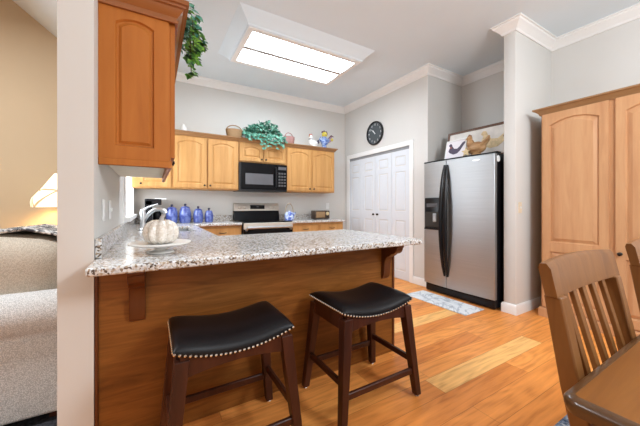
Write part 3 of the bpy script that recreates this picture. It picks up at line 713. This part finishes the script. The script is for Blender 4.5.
# ------------------------------------------------------------------ outlets and switches
def plate(name, label, loc, rz, toggles, w=.07, cat='outlet', mat='white'):
    p = thing(name, label, cat, loc, rz)
    bm = BM(); box(bm, -w / 2, w / 2, -.006, 0, -.058, .058, .003); obj('cover_plate', bm, M[mat], p)
    for x in toggles:
        if cat == 'switch': bm = BM(); box(bm, x - .005, x + .005, -.016, -.005, -.010, .012, .002); obj('toggle', bm, M['white'], p)
        else:
            for z in (-.025, .025): bm = BM(); box(bm, x - .016, x + .016, -.008, -.005, z - .014, z + .014, .003); obj('socket', bm, M['ceramic'], p)
    return p
plate('light_switch', 'white light switch on the wing wall beside the tall cabinet', (3.345, YW0 - .0005, 1.12), 0, (0,), cat='switch', mat='ivory')
plate('wall_outlet', 'white wall outlet on the back wall behind the radio, near the closet', (2.90, YB - .0005, 1.13), 0, (0,))
plate('wall_outlet', 'white outlet plate nearest the post above the granite backsplash', (XL + .0005, 1.90, 1.115), R(90), (0,))
plate('light_switch', 'white switch plate on the left wall between outlet and window', (XL + .0005, 2.16, 1.115), R(90), (0,), .075, 'switch')

# ------------------------------------------------------------------ bar stools
def bar_stool(label, loc):
    s = thing('bar_stool', label, 'stool', loc, 0, 'saddle bar stools at the breakfast bar')
    hw, hd = .245, .185
    sad = lambda x: .046 * (abs(x) / hw) ** 2
    ZB = .526
    bm = BM(); nx, ny = 28, 16
    def top(u, v): return ZB + sad(u * hw) + .014 + .050 * max(0, 1 - abs(u) ** 7) ** .5 * max(0, 1 - abs(v) ** 5) ** .5
    su = lambda k, n: math.sin(math.pi / 2 * (2 * k / n - 1))
    G = [[bm.verts.new((su(i, nx) * (hw + .004), su(j, ny) * (hd + .004), top(su(i, nx), su(j, ny)))) for j in range(ny + 1)] for i in range(nx + 1)]
    Bt = [[bm.verts.new((su(i, nx) * hw, su(j, ny) * hd, ZB + sad(su(i, nx) * hw))) for j in range(ny + 1)] for i in range(nx + 1)]
    for i in range(nx):
        for j in range(ny):
            bm.faces.new((G[i][j], G[i + 1][j], G[i + 1][j + 1], G[i][j + 1])); bm.faces.new((Bt[i][j + 1], Bt[i + 1][j + 1], Bt[i + 1][j], Bt[i][j]))
    for i in range(nx):
        for j in (0, ny): bm.faces.new((G[i][j], Bt[i][j], Bt[i + 1][j], G[i + 1][j]))
    for j in range(ny):
        for i in (0, nx): bm.faces.new((G[i][j], Bt[i][j], Bt[i][j + 1], G[i][j + 1]))
    cu = obj('seat_cushion', bm, M['leather'], s, smooth=60)
    bm = BM()
    for sg in (-1, 1):
        for k in range(27):
            x = -hw + 2 * hw * k / 26; ball(bm, (x, sg * (hd + .003), ZB + sad(x) + .008), .0062, 6, 4)
        for k in range(1, 20):
            y = -hd + 2 * hd * k / 20; ball(bm, (sg * (hw + .003), y, ZB + sad(hw) + .008), .0062, 6, 4)
    obj('nailhead_trim', bm, M['nail'], cu)
    # apron, following the saddle
    bm = BM(); n = 16
    for sg in (-1, 1):
        a = [(-hw + .02 + (2 * hw - .04) * k / n) for k in range(n + 1)]
        pts = [(x, ZB + sad(x) - .001) for x in a] + [(x, ZB - .062 + .030 * (1 - (abs(x) / hw) ** 2)) for x in reversed(a)]
        y0, y1 = sorted((sg * (hd - .008), sg * (hd - .03))); prism(bm, pts, 1, y0, y1)
        x0, x1 = sorted((sg * (hw - .008), sg * (hw - .03))); box(bm, x0, x1, -hd + .03, hd - .03, ZB - .045, ZB + sad(hw - .02) - .002)
    obj('apron', bm, M['espresso'], s, smooth=30)
    fx, fy = .272, .203
    def corner(sx, sy, z):   # leg centre at height z
        t = z / ZB; return sx * (fx + (hw - .026 - fx) * t), sy * (fy + (hd - .026 - fy) * t)
    for sx in (-1, 1):
        for sy in (-1, 1):
            bm = BM(); q = []
            for z, r in ((.012, .019), (ZB + .018, .027)):
                cx, cy = corner(sx, sy, z); q.append([(cx - r, cy - r, z), (cx + r, cy - r, z), (cx + r, cy + r, z), (cx - r, cy + r, z)])
            hull_box(bm, *q); lg = obj('leg', bm, M['espresso'], s, smooth=0, bevel=.003)
            cx, cy = corner(sx, sy, .006); bm = BM(); lathe(bm, [(.014, 0), (.016, .006), (.012, .0118)], (cx, cy, 0), 14); obj('foot_glide', bm, M['nail'], lg)
    for sy, z in ((-1, .155), (1, .165)):
        x, y = corner(1, sy, z); bm = BM(); box(bm, -x + .012, x - .012, y - .010, y + .010, z - .017, z + .017, .003); obj('stretcher', bm, M['espresso'], s)
    for sx in (-1, 1):
        z = .215; x, y = corner(sx, 1, z); bm = BM(); box(bm, x - .010, x + .010, -y + .012, y - .012, z - .017, z + .017, .003); obj('stretcher', bm, M['espresso'], s)
    return s
st = bar_stool('black leather saddle bar stool nearer the white post, its feet out of frame', (.314, 1.385, 0))
dup(st, (1.096, 1.385, 0), 'black leather saddle bar stool nearer the open right end of the bar')

# ------------------------------------------------------------------ dining table, chairs, rugs
bm = BM(); box(bm, 1.30, 3.1, -2.2, .655, 0, .012, .004); tag(obj('area_rug', bm, M['bluerug'], loc=(0, 0, .001)), 'blue-grey speckled area rug lying under the dining table', 'rug')
TX, TY, TZ = .697, .250, .767
tb = thing('dining_table', 'brown wooden dining table with dark edge in the lower right corner', 'table', (TX, TY, 0))
TW, TD = 1.70, 1.0
def rounded(x0, x1, y0, y1, q, n=5):
    out = []
    for cx, cy, a0 in ((x0 + q, y1 - q, 180), (x1 - q, y1 - q, 90), (x1 - q, y0 + q, 0), (x0 + q, y0 + q, -90)):
        out += [(cx + q * math.cos(R(a0 - 90 * k / n)), cy + q * math.sin(R(a0 - 90 * k / n))) for k in range(n + 1)]
    return out
bm = BM(); prism(bm, rounded(.018, TW - .018, -TD + .018, -.018, .012), 2, TZ - .028, TZ); tt = obj('tabletop', bm, M['oakX'], tb)
bm = BM(); sweep(bm, rounded(.0185, TW - .0185, -TD + .0185, -.0185, .012), [(0, TZ - .032), (-.014, TZ - .032), (-.0185, TZ - .020), (-.0185, TZ - .010), (-.012, TZ - .002), (0, TZ + .0005)], True)
obj('edge_moulding', bm, M['oakedge'], tt, smooth=40)
bm = BM()
for a in ((.07, TW - .07, -.09, -.065), (.07, TW - .07, -TD + .065, -TD + .09), (.07, .095, -TD + .09, -.09), (TW - .095, TW - .07, -TD + .09, -.09)): box(bm, a[0], a[1], a[2], a[3], TZ - .125, TZ - .0325)
obj('apron', bm, M['oakX'], tb, smooth=0)
for x in (.1, TW - .1):
    for y in (-.1, -TD + .1):
        bm = BM(); hull_box(bm, [(x - .025, y - .025, .0135), (x + .025, y - .025, .0135), (x + .025, y + .025, .0135), (x - .025, y + .025, .0135)], [(x - .038, y - .038, TZ - .0325), (x + .038, y - .038, TZ - .0325), (x + .038, y + .038, TZ - .0325), (x - .038, y + .038, TZ - .0325)])
        obj('leg', bm, M['oak'], tb, smooth=0, bevel=.004)
def dining_chair(label, loc):
    """faces -Y; origin on the floor below the seat's middle"""
    s = thing('dining_chair', label, 'chair', loc, 0, 'slat-back dining chairs along the table')
    hw = .226; Z0 = .0135
    yb = lambda z: .20 + (.245 - .20) * 0 + (.0 if z < .45 else (z - .45) * .21)     # rear face line of the back
    bm = BM(); box(bm, -.225, .225, -.24, .205, .435, .465, .010, 2); obj('seat', bm, M['oak'], s)
    for sx in (-1, 1):
        bm = BM(); x = sx * (hw - .022)
        prev = None; q = []
        for z, y, r in ((Z0, .235, .019), (.30, .195, .021), (.45, .19, .022), (.70, .245, .021), (.915, .282, .018)):
            q.append([bm.verts.new((x - .020, y - r, z)), bm.verts.new((x + .020, y - r, z)), bm.verts.new((x + .020, y + r, z)), bm.verts.new((x - .020, y + r, z))])
        bm.faces.new(q[0][::-1]); bm.faces.new(q[-1])
        for A, B in zip(q, q[1:]):
            for k in range(4): bm.faces.new((A[k], A[(k + 1) % 4], B[(k + 1) % 4], B[k]))
        obj('leg', bm, M['oak'], s, smooth=30, bevel=.004)
        bm = BM(); hull_box(bm, [(x - .016, -.225, Z0), (x + .016, -.225, Z0), (x + .016, -.19, Z0), (x - .016, -.19, Z0)], [(x - .021, -.232, .434), (x + .021, -.232, .434), (x + .021, -.188, .434), (x - .021, -.188, .434)])
        obj('leg', bm, M['oak'], s, smooth=0, bevel=.004)
        bm = BM(); box(bm, x - .010, x + .010, -.19, .17, .18, .21, .003); obj('stretcher', bm, M['oak'], s)
    # crest rail: curved in plan, leaning back
    bm = BM(); n = 12; rows = []
    for k in range(n + 1):
        t = 2 * k / n - 1; x = t * (hw + .003); bow = .016 * (1 - t * t); h = .006 * (1 - t * t); lo = .914 - .004 * (1 - t * t)
        ya, yt = .280 + bow, .296 + bow
        rows.append([bm.verts.new(p) for p in ((x, ya - .012, lo), (x, yt - .014, .982 + h), (x, yt - .004, .995 + h), (x, yt + .010, .993 + h), (x, yt + .013, .982 + h), (x, ya + .014, lo))])
    for A, B in zip(rows, rows[1:]):
        for k in range(6): bm.faces.new((A[k], B[k], B[(k + 1) % 6], A[(k + 1) % 6]))
    bm.faces.new(rows[0]); bm.faces.new(rows[-1][::-1]); obj('crest_rail', bm, M['oak'], s, smooth=40)
    bm = BM(); box(bm, -hw + .04, hw - .04, .19, .215, .53, .575, .003); obj('lower_rail', bm, M['oak'], s)
    for k in range(5):
        t = (k - 2) / 3.0; x = t * .205
        bm = BM(); b0, b1 = .0, .016 * (1 - (x / hw) ** 2)
        hull_box(bm, [(x - .012, .198, .57), (x + .012, .198, .57), (x + .012, .210, .57), (x - .012, .210, .57)], [(x - .012, .276 + b1, .92), (x + .012, .276 + b1, .92), (x + .012, .288 + b1, .92), (x - .012, .288 + b1, .92)])
        obj('slat', bm, M['oak'], s, smooth=0, bevel=.002)
    return s
ch = dining_chair('brown slat-back dining chair at the near corner of the table', (1.078, .037, 0))
dup(ch, (1.80, .044, 0), 'brown slat-back dining chair cut by the right edge of the photo')

# ------------------------------------------------------------------ counter things
pl = thing('cake_stand', 'white low pedestal plate under the speckled pumpkin', 'plate', (.035, 1.70, CT + .0015))
bm = BM(); lathe(bm, [(.065, 0), (.06, .006), (.028, .014), (.026, .026), (.05, .030), (.11, .036), (.143, .046), (.145, .052), (.140, .053), (.12, .047), (0, .045)], seg=48); obj('plate', bm, M['ceramic'], pl)
pk = thing('pumpkin', 'cream speckled ceramic pumpkin on the white pedestal plate', 'pumpkin', (.037, 1.70, CT + .0475))
def rib(a): return 1 - .24 * (1 - abs(math.sin(5 * a)) ** .7)
bm = BM(); lathe(bm, [(.03, .0), (.058, .004), (.078, .022), (.087, .05), (.084, .08), (.068, .106), (.04, .121), (.018, .119), (0, .112)], seg=72, fn=rib); obj('pumpkin_body', bm, M['pumpkin'], pk, smooth=50)
bm = BM(); tube(bm, [(0, 0, .11), (.004, 0, .132), (.014, 0, .15)], [.014, .010, .009], 10); obj('pumpkin_stem', bm, plain('grey_stem', (.45, .43, .42), .5), pk)

def canister(label, x, r, h):
    cn = thing('canister', label, 'canister', (x, 4.40, CT + .0015), 0, 'cobalt blue canisters under the wall cabinet')
    bm = BM(); lathe(bm, [(r * .80, 0), (r * .92, .012), (r, h * .35), (r * .98, h * .6), (r * .84, h * .82), (r * .74, h * .88)], seg=28); obj('jar', bm, M['bluepot'], cn)
    bm = BM(); lathe(bm, [(r * .80, h * .885), (r * .82, h * .90), (r * .6, h * .965), (r * .2, h * 1.0), (0, h * 1.0)], seg=28); ld = obj('lid', bm, M['bluepot'], cn)
    bm = BM(); lathe(bm, [(.010, h * 1.001), (.012, h + .012), (.018, h + .022), (.015, h + .033), (0, h + .036)], seg=16); obj('knob', bm, plain('dark_lid_knob', (.02, .02, .05), .3), ld)
canister('large blue canister nearest the coffee maker, behind the faucet', .225, .074, .225)
canister('largest blue canister, second from the coffee maker', .392, .078, .235)
canister('medium blue canister, third from the coffee maker', .560, .068, .20)
canister('smallest blue canister, at the range end of the row', .706, .060, .175)

cm = thing('coffee_maker', 'black coffee maker with pale lid in the back corner by the window', 'coffee maker', (.0, 4.42, CT + .0015))
bm = BM(); box(bm, -.09, .10, -.12, .12, 0, .03, .006); box(bm, -.09, -.005, -.12, .12, .03, .31, .006); box(bm, -.09, .10, -.12, .12, .25, .33, .006); obj('machine_body', bm, M['black'], cm)
bm = BM(); lathe(bm, [(.04, .032), (.052, .06), (.05, .14), (.036, .17), (.038, .18), (0, .18)], (.05, 0, 0)); obj('carafe', bm, M['glassblack'], cm)
bm = BM(); box(bm, .02, .155, -.10, .10, .318, .340, .006); obj('lid', bm, M['white'], cm)

kt = thing('kettle', 'blue and white ceramic kettle with arched handle beside the range', 'kettle', (1.965, 4.36, CT + .0015))
bm = BM(); lathe(bm, [(.066, 0), (.080, .012), (.084, .06), (.078, .11), (.060, .135), (.03, .142), (.02, .146), (.018, .158), (0, .162)], seg=28); obj('kettle_body', bm, M['bluewhite'], kt)
bm = BM(); tube(bm, [(.06, -.02, .08), (.088, -.02, .105), (.10, -.02, .13)], [.018, .013, .009], 10); obj('spout', bm, M['bluewhite'], kt)
bm = BM(); tube(bm, [(.075 * math.cos(a), 0, .11 + .165 * math.sin(a)) for a in [math.pi * k / 14 for k in range(15)]], .007, 8); obj('handle', bm, plain('tan_handle', (.42, .33, .22), .5), kt)

rd = thing('radio', 'small dark brown countertop radio with round dial below the right cabinet', 'radio', (2.60, 4.42, CT + .0015))
bm = BM(); box(bm, -.15, .15, -.08, .08, .008, .155, .012, 2); rb = obj('case', bm, plain('dark_brown_case', (.055, .03, .018), .35), rd)
bm = BM(); box(bm, -.13, .05, -.083, -.078, .03, .135, .004); obj('speaker_grille', bm, M['wicker'], rb)
bm = BM(); lathe(bm, [(.032, 0), (.032, .012), (.02, .016), (0, .016)], (0, 0, 0), 20); rotX(bm); obj('dial', bm, M['inkcream'], rb, loc=(.10, -.08, .10))
bm = BM(); lathe(bm, [(.010, 0), (.010, .016), (0, .016)], (0, 0, 0), 12); rotX(bm); obj('knob', bm, M['black'], rb, loc=(.10, -.08, .045))
for x in (-.12, .12): bm = BM(); box(bm, x - .012, x + .012, -.05, .05, 0, .009); obj('foot', bm, M['black'], rd, smooth=0)

# ------------------------------------------------------------------ things on top of the cabinets
ZT = CZ1 + .0455
bm = BM()
def basket(label, loc, rx, ry, h, mat, rz=0):
    b_ = thing('basket', label, 'basket', loc, rz)
    bm = BM(); lathe(bm, [(.82, 0), (.9, .3 * h), (1.0, .8 * h), (1.02, h), (.95, h), (.88, .8 * h), (.75, .03)], seg=28)
    bmesh.ops.scale(bm, verts=bm.verts, vec=(rx, ry, 1)); obj('basket_bowl', bm, mat, b_)
    bm = BM(); tube(bm, [(rx * .95 * math.cos(a), 0, h * .85 + h * .72 * math.sin(a)) for a in [math.pi * k / 14 for k in range(15)]], .008, 8); obj('handle', bm, mat, b_)
    return b_
ZT = CZ1 + .0432
basket('tan wicker basket with hoop handle left of the ivy on the cabinets', (1.065, 4.38, ZT), .125, .10, .125, M['wicker'])
basket('rose tinted wicker basket right of the ivy on the cabinets', (1.965, 4.37, ZT), .10, .085, .125, M['wickerpink'], R(20))
def leaf(bm, p, d, up, s):
    d = d.normalized(); sd = d.cross(up).normalized(); u = sd.cross(d)
    pt = [(0, 0, 0), (.25, .34, .05), (.55, .50, .03), (.72, .26, .05), (1.08, 0, -.06), (.72, -.26, .05), (.55, -.50, .03), (.25, -.34, .05), (.5, 0, -.05)]
    v = [bm.verts.new(p + s * (a * d + b_ * sd + c_ * u)) for a, b_, c_ in pt]
    for a, b_ in ((0, 1), (1, 2), (2, 3), (3, 4), (4, 5), (5, 6), (6, 7), (7, 0)): bm.faces.new((v[8], v[a], v[b_]))
def rv(): return Vector((random.gauss(0, 1), random.gauss(0, 1), random.gauss(0, 1))).normalized()
iv = thing('ivy_plant', 'bushy bluish-green ivy trailing over the cabinet above the microwave', 'plant', (1.49, 4.40, ZT))
bm = BM(); lathe(bm, [(.09, 0), (.11, .06), (.12, .11), (.11, .11), (.10, .07), (.0, .06)], seg=24); obj('pot', bm, M['wicker'], iv)
bl = BM(); bs = BM()
for k in range(640):
    th = random.uniform(0, 2 * math.pi); rr = math.sqrt(random.random())
    x = .335 * rr * math.cos(th); y = .15 * rr * math.sin(th) - .02
    zt = .29 * (1 - (x / .36) ** 2) ** .7 * (1.0 - .12 * rr) + .03 * math.sin(9 * x)
    z = zt * random.uniform(.35, 1.0) + .02
    p = Vector((x, y, max(.03, z))); d = (Vector((x * 1.5, y * 1.5 - .3, .15)) + .7 * rv())
    leaf(bl, p, d, (Vector((0, -.6, 1)) + .5 * rv()).normalized(), random.uniform(.035, .06))
trails = [(-.30, .02), (-.26, -.03), (-.08, -.06), (-.03, -.12), (.02, -.05), (.13, -.05), (.17, -.11), (.20, -.02), (.31, -.01), (-.20, 0), (-.14, .01), (.05, -.09), (.09, -.03), (.24, -.06), (.28, -.09)]
for x, zb in trails:
    p0 = Vector((x * .8, -.06, .13)); p1 = Vector((x, -.195, .06)); p2 = Vector((x + .01, -.215, zb))
    pts = [p0.lerp(p1, t / 4) for t in range(5)] + [p1.lerp(p2, t / 3) for t in range(1, 4)]
    tube(bs, pts, .003, 5)
    for q in pts[2:]:
        for j in range(3): leaf(bl, q + .02 * rv(), Vector((random.uniform(-1, 1), -.5, -.7)) + .3 * rv(), (Vector((0, -1, .5)) + .3 * rv()).normalized(), random.uniform(.03, .05))
for k in range(26):
    a = random.uniform(0, 6.28); e = Vector((.28 * math.cos(a), .12 * math.sin(a), random.uniform(.08, .2))); tube(bs, [(0, 0, .07), e * .5 + Vector((0, 0, .08)), e], .003, 5)
obj('foliage', bl, M['leaf'], iv, smooth=0); obj('vine_stems', bs, M['stem'], iv)

# trailing ivy on the left cabinet
iv = thing('ivy_plant', 'bright green ivy spilling off the left cabinet near the ceiling', 'plant', (-.04, 2.25, 2.19))
bm = BM(); lathe(bm, [(.08, 0), (.10, .06), (.11, .12), (.10, .12), (.09, .08), (.0, .07)], seg=24); obj('pot', bm, M['wicker'], iv)
bl = BM(); bb = BM(); bs = BM()
for k in range(190):
    th = random.uniform(0, 2 * math.pi); rr = math.sqrt(random.random())
    p = Vector((.20 * rr * math.cos(th) + .08, .26 * rr * math.sin(th), .10 + random.uniform(0, .26) * (1 - .5 * rr)))
    leaf(bl, p, Vector((p.x, p.y, .05)) * 4 + .7 * rv(), (Vector((0, -.3, 1)) + .4 * rv()).normalized(), random.uniform(.045, .075))
for x, y, zb in ((.25, -.20, -.09), (.255, -.10, -.04), (.29, -.02, 0), (.26, -.26, -.03), (.28, .06, -.06), (.33, -.04, .08)):
    p0 = Vector((.05, y * .5, .12)); p1 = Vector((x - .04, y, .22)); p2 = Vector((x, y, .16)); p3 = Vector((x + .005, y - .01, zb))
    pts = [p0, p0.lerp(p1, .5), p1, p2] + [p2.lerp(p3, t / 4) for t in range(1, 5)]
    tube(bs, pts, .003, 5)
    for i, q in enumerate(pts[1:]):
        for j in range(5):
            leaf(bl if i < 4 and random.random() < .6 else bb, q + .025 * rv(), Vector((random.uniform(-.2, 1), -.5, -.6)) + .4 * rv(), (Vector((.5, -1, .4)) + .3 * rv()).normalized(), random.uniform(.04, .062))
obj('foliage', bl, M['leaf'], iv, smooth=0); obj('young_foliage', bb, M['leafbright'], iv, smooth=0); obj('vine_stems', bs, M['stem'], iv)

# rooster and dolls at the right end
wr = thing('rooster_figurine', 'white rooster figurine with dark tail left of the blue figurine on the cabinet', 'figurine', (2.42, 4.35, ZT))
bm = BM(); ball(bm, (0, 0, .07), (.085, .05, .06)); tube(bm, [(-.045, 0, .09), (-.055, 0, .14), (-.05, 0, .18)], [.042, .03, .025], 12); ball(bm, (-.05, 0, .185), .028); lathe(bm, [(.05, 0), (.045, .02), (.03, .03)]); obj('rooster_body', bm, M['ceramic'], wr)
bm = BM(); tube(bm, [(.05, 0, .06), (.09, 0, .10), (.10, 0, .14)], [.02, .03, .008], 10); obj('tail', bm, M['inkdark'], wr)
bm = BM(); lathe(bm, [(.034, .128), (.038, .135), (.034, .142)], (-.055, 0, 0)); obj('collar', bm, M['inkdark'], wr)
bm = BM(); prism(bm, [(-.09, .195), (-.075, .225), (-.055, .215), (-.04, .232), (-.02, .20)], 1, -.010, .010); obj('comb', bm, M['inkred'], wr)
bm = BM(); tube(bm, [(-.075, 0, .183), (-.10, 0, .176)], [.010, .002], 8); obj('beak', bm, M['inkcream'], wr)
M['fblue'] = m_pottery('blue_mottled_glaze', (.05, .12, .42), (.35, .46, .70), 40)
M['fyellow'] = plain('yellow_glaze', (.62, .52, .06), .3); M['fplum'] = plain('plum_glaze', (.14, .05, .08), .3); M['fpink'] = plain('mauve_glaze', (.42, .26, .34), .35, vary=.2, vs=30)
bf = thing('rooster_figurine', 'taller blue and yellow rooster figurine on the right-hand cabinet', 'figurine', (2.64, 4.35, ZT))
bm = BM(); lathe(bm, [(.045, 0), (.048, .02), (.038, .05), (.055, .09), (.062, .14), (.045, .20), (.03, .22)], seg=20); tube(bm, [(.04, 0, .10), (.09, 0, .15), (.085, 0, .20)], [.03, .026, .008], 10); tube(bm, [(-.04, 0, .12), (-.085, 0, .16), (-.075, 0, .20)], [.03, .024, .008], 10); obj('rooster_body', bm, M['fblue'], bf)
bm = BM(); ball(bm, (0, -.008, .245), (.052, .045, .052)); obj('head', bm, M['fyellow'], bf)
bm = BM(); prism(bm, [(-.05, .275), (-.045, .305), (-.025, .295), (-.01, .322), (.012, .302), (.035, .312), (.058, .28), (.06, .245), (.045, .27), (0, .288)], 1, -.018, .018); obj('comb', bm, M['fplum'], bf)
bm = BM(); tube(bm, [(-.01, -.05, .24), (-.015, -.085, .232)], [.012, .002], 8); obj('beak', bm, M['inkcream'], bf)
bm = BM(); tube(bm, [(.05, .02, .10), (.11, .03, .14), (.155, .03, .19), (.175, .03, .235)], [.02, .045, .055, .02], 12, .6); obj('tail', bm, M['fpink'], bf)
bm = BM(); tube(bm, [(.10, .01, .20), (.15, .01, .25), (.21, .015, .235)], [.012, .020, .006], 8, .5); obj('tail_plume', bm, M['fplum'], bf)
bm = BM(); ball(bm, (.15, -.02, .17), (.026, .02, .03)); obj('tail_feather', bm, M['fyellow'], bf)
bm = BM(); lathe(bm, [(.03, 0), (.04, .03), (.036, .07), (.018, .095), (.022, .11), (0, .11)], seg=20); tag(obj('ornament', bm, M['ceramic'], loc=(.37, 4.35, ZT)), 'small white ornament at the left end of the back cabinets', 'ornament')

# ------------------------------------------------------------------ living room: armchair, throw, lamp
bm = BM(); box(bm, -3.2, -.42, 1.5, 2.75, 0, .010); tag(obj('living_rug', bm, M['darkrug'], loc=(0, 0, .0005)), 'dark charcoal rug lying under the upholstered armchair', 'rug')
sf = thing('armchair', 'oatmeal woven rolled-arm armchair standing behind the white post', 'armchair', (-.385, 1.98, .0115))
def soft(name, x0, x1, y0, y1, z0, z1, r, mat, rot=None, puff=0):
    bm = BM(); bmesh.ops.create_cube(bm, size=1); bmesh.ops.subdivide_edges(bm, edges=bm.edges[:], cuts=7, use_grid_fill=True)
    cx, cy, cz = (x0 + x1) / 2, (y0 + y1) / 2, (z0 + z1) / 2; hx, hy, hz = (x1 - x0) / 2, (y1 - y0) / 2, (z1 - z0) / 2
    for v in bm.verts:
        p = Vector((v.co.x * 2 * hx, v.co.y * 2 * hy, v.co.z * 2 * hz))
        q = Vector((max(-hx + r, min(hx - r, p.x)), max(-hy + r, min(hy - r, p.y)), max(-hz + r, min(hz - r, p.z))))
        d = p - q
        if d.length > 1e-6: p = q + d.normalized() * min(r, d.length)
        u = [(1 - v.co.x ** 2 * 4), (1 - v.co.y ** 2 * 4), (1 - v.co.z ** 2 * 4)]
        if puff:
            p.x *= 1 + puff * u[1] * u[2]; p.z *= 1 + puff * u[0] * u[1] * .5
        v.co = p
    if rot: bmesh.ops.rotate(bm, verts=bm.verts, cent=(0, 0, 0), matrix=Matrix.Rotation(rot[0], 3, rot[1]))
    bmesh.ops.translate(bm, verts=bm.verts, vec=(cx, cy, cz)); return obj(name, bm, mat, sf, smooth=60)
bm = BM(); box(bm, -.95, -.02, .05, .77, .04, .39, .02, 2); obj('base', bm, M['sofa'], sf)
for x in (-.90, -.06):
    for y in (.09, .73): bm = BM(); box(bm, x - .03, x + .03, y - .03, y + .03, 0, .039); obj('foot', bm, M['espresso'], sf, smooth=0)
soft('backrest', -.26, 0, .20, .66, .36, .84, .09, M['sofa'])
def arm(y0, sg):
    bm = BM(); pts = [(.20, .04), (.20, .40)]
    for k in range(17):
        a = R(-50 + 280 * k / 16); pts.append((.105 + .115 * math.cos(a), .552 + .118 * math.sin(a)))
    pts += [(.02, .41), (.02, .04)]
    prism(bm, [(y0 + sg * y, z) for y, z in pts], 0, -.96, -.005); return obj('arm', bm, M['sofa'], sf, smooth=50, bevel=.015)
arm(0, 1); arm(.82, -1)
soft('seat_cushion', -.97, -.25, .205, .615, .39, .53, .05, M['sofa'], puff=.03)
soft('back_cushion', -.64, -.04, .13, .70, .50, .965, .14, M['sofacush'], rot=(R(8), 'Y'), puff=.08)
bm = BM(); n = 10; rows = []
prof = [(-.80, .66), (-.755, .80), (-.68, .905), (-.56, .955), (-.40, .985), (-.24, 1.0), (-.10, .975), (-.02, .90), (.012, .82), (.016, .60)]
for j in range(n + 1):
    y = .22 + .50 * j / n; rows.append([bm.verts.new((x - .385, y + 1.98, z + .0115 + .008 * math.sin(7 * j + 3 * k))) for k, (x, z) in enumerate(prof)])
for A, B in zip(rows, rows[1:]):
    for k in range(len(prof) - 1): bm.faces.new((A[k], A[k + 1], B[k + 1], B[k]))
th_ = tag(obj('throw_blanket', bm, M['throw'], smooth=60), 'black and white leaf-patterned throw draped over the armchair back', 'blanket')
sm = th_.modifiers.new('thick', 'SOLIDIFY'); sm.thickness = .014
lp = thing('floor_lamp', 'lit stained-glass lamp glowing against the tan wall behind the armchair', 'lamp', (-.62, 2.93, .001))
bm = BM(); lathe(bm, [(.085, 0), (.085, .012), (.03, .03), (.012, .05), (.011, 1.40), (.02, 1.42), (.006, 1.45), (0, 1.46)], seg=24); obj('stand', bm, M['blackmetal'], lp)
bm = BM(); sc = lambda a: 1 + .03 * math.cos(8 * a)
lathe(bm, [(.160, 1.128), (.164, 1.165), (.158, 1.195), (.130, 1.235), (.095, 1.285), (.060, 1.345), (.035, 1.385), (.016, 1.392)], seg=64, fn=sc)
fs = [f for f in bm.faces if len(f.verts) > 10 and f.calc_center_median().z < 1.2]; bmesh.ops.delete(bm, geom=fs, context='FACES')
obj('lamp_shade', bm, M['shade'], lp, smooth=50)
ll = bpy.data.lights.new('lamp_bulb', 'POINT'); ll.energy = 12; ll.color = (1, .74, .42); ll.shadow_soft_size = .04
lo = bpy.data.objects.new('lamp_bulb', ll); COL.objects.link(lo); lo.location = (-.62, 2.93, 1.27)
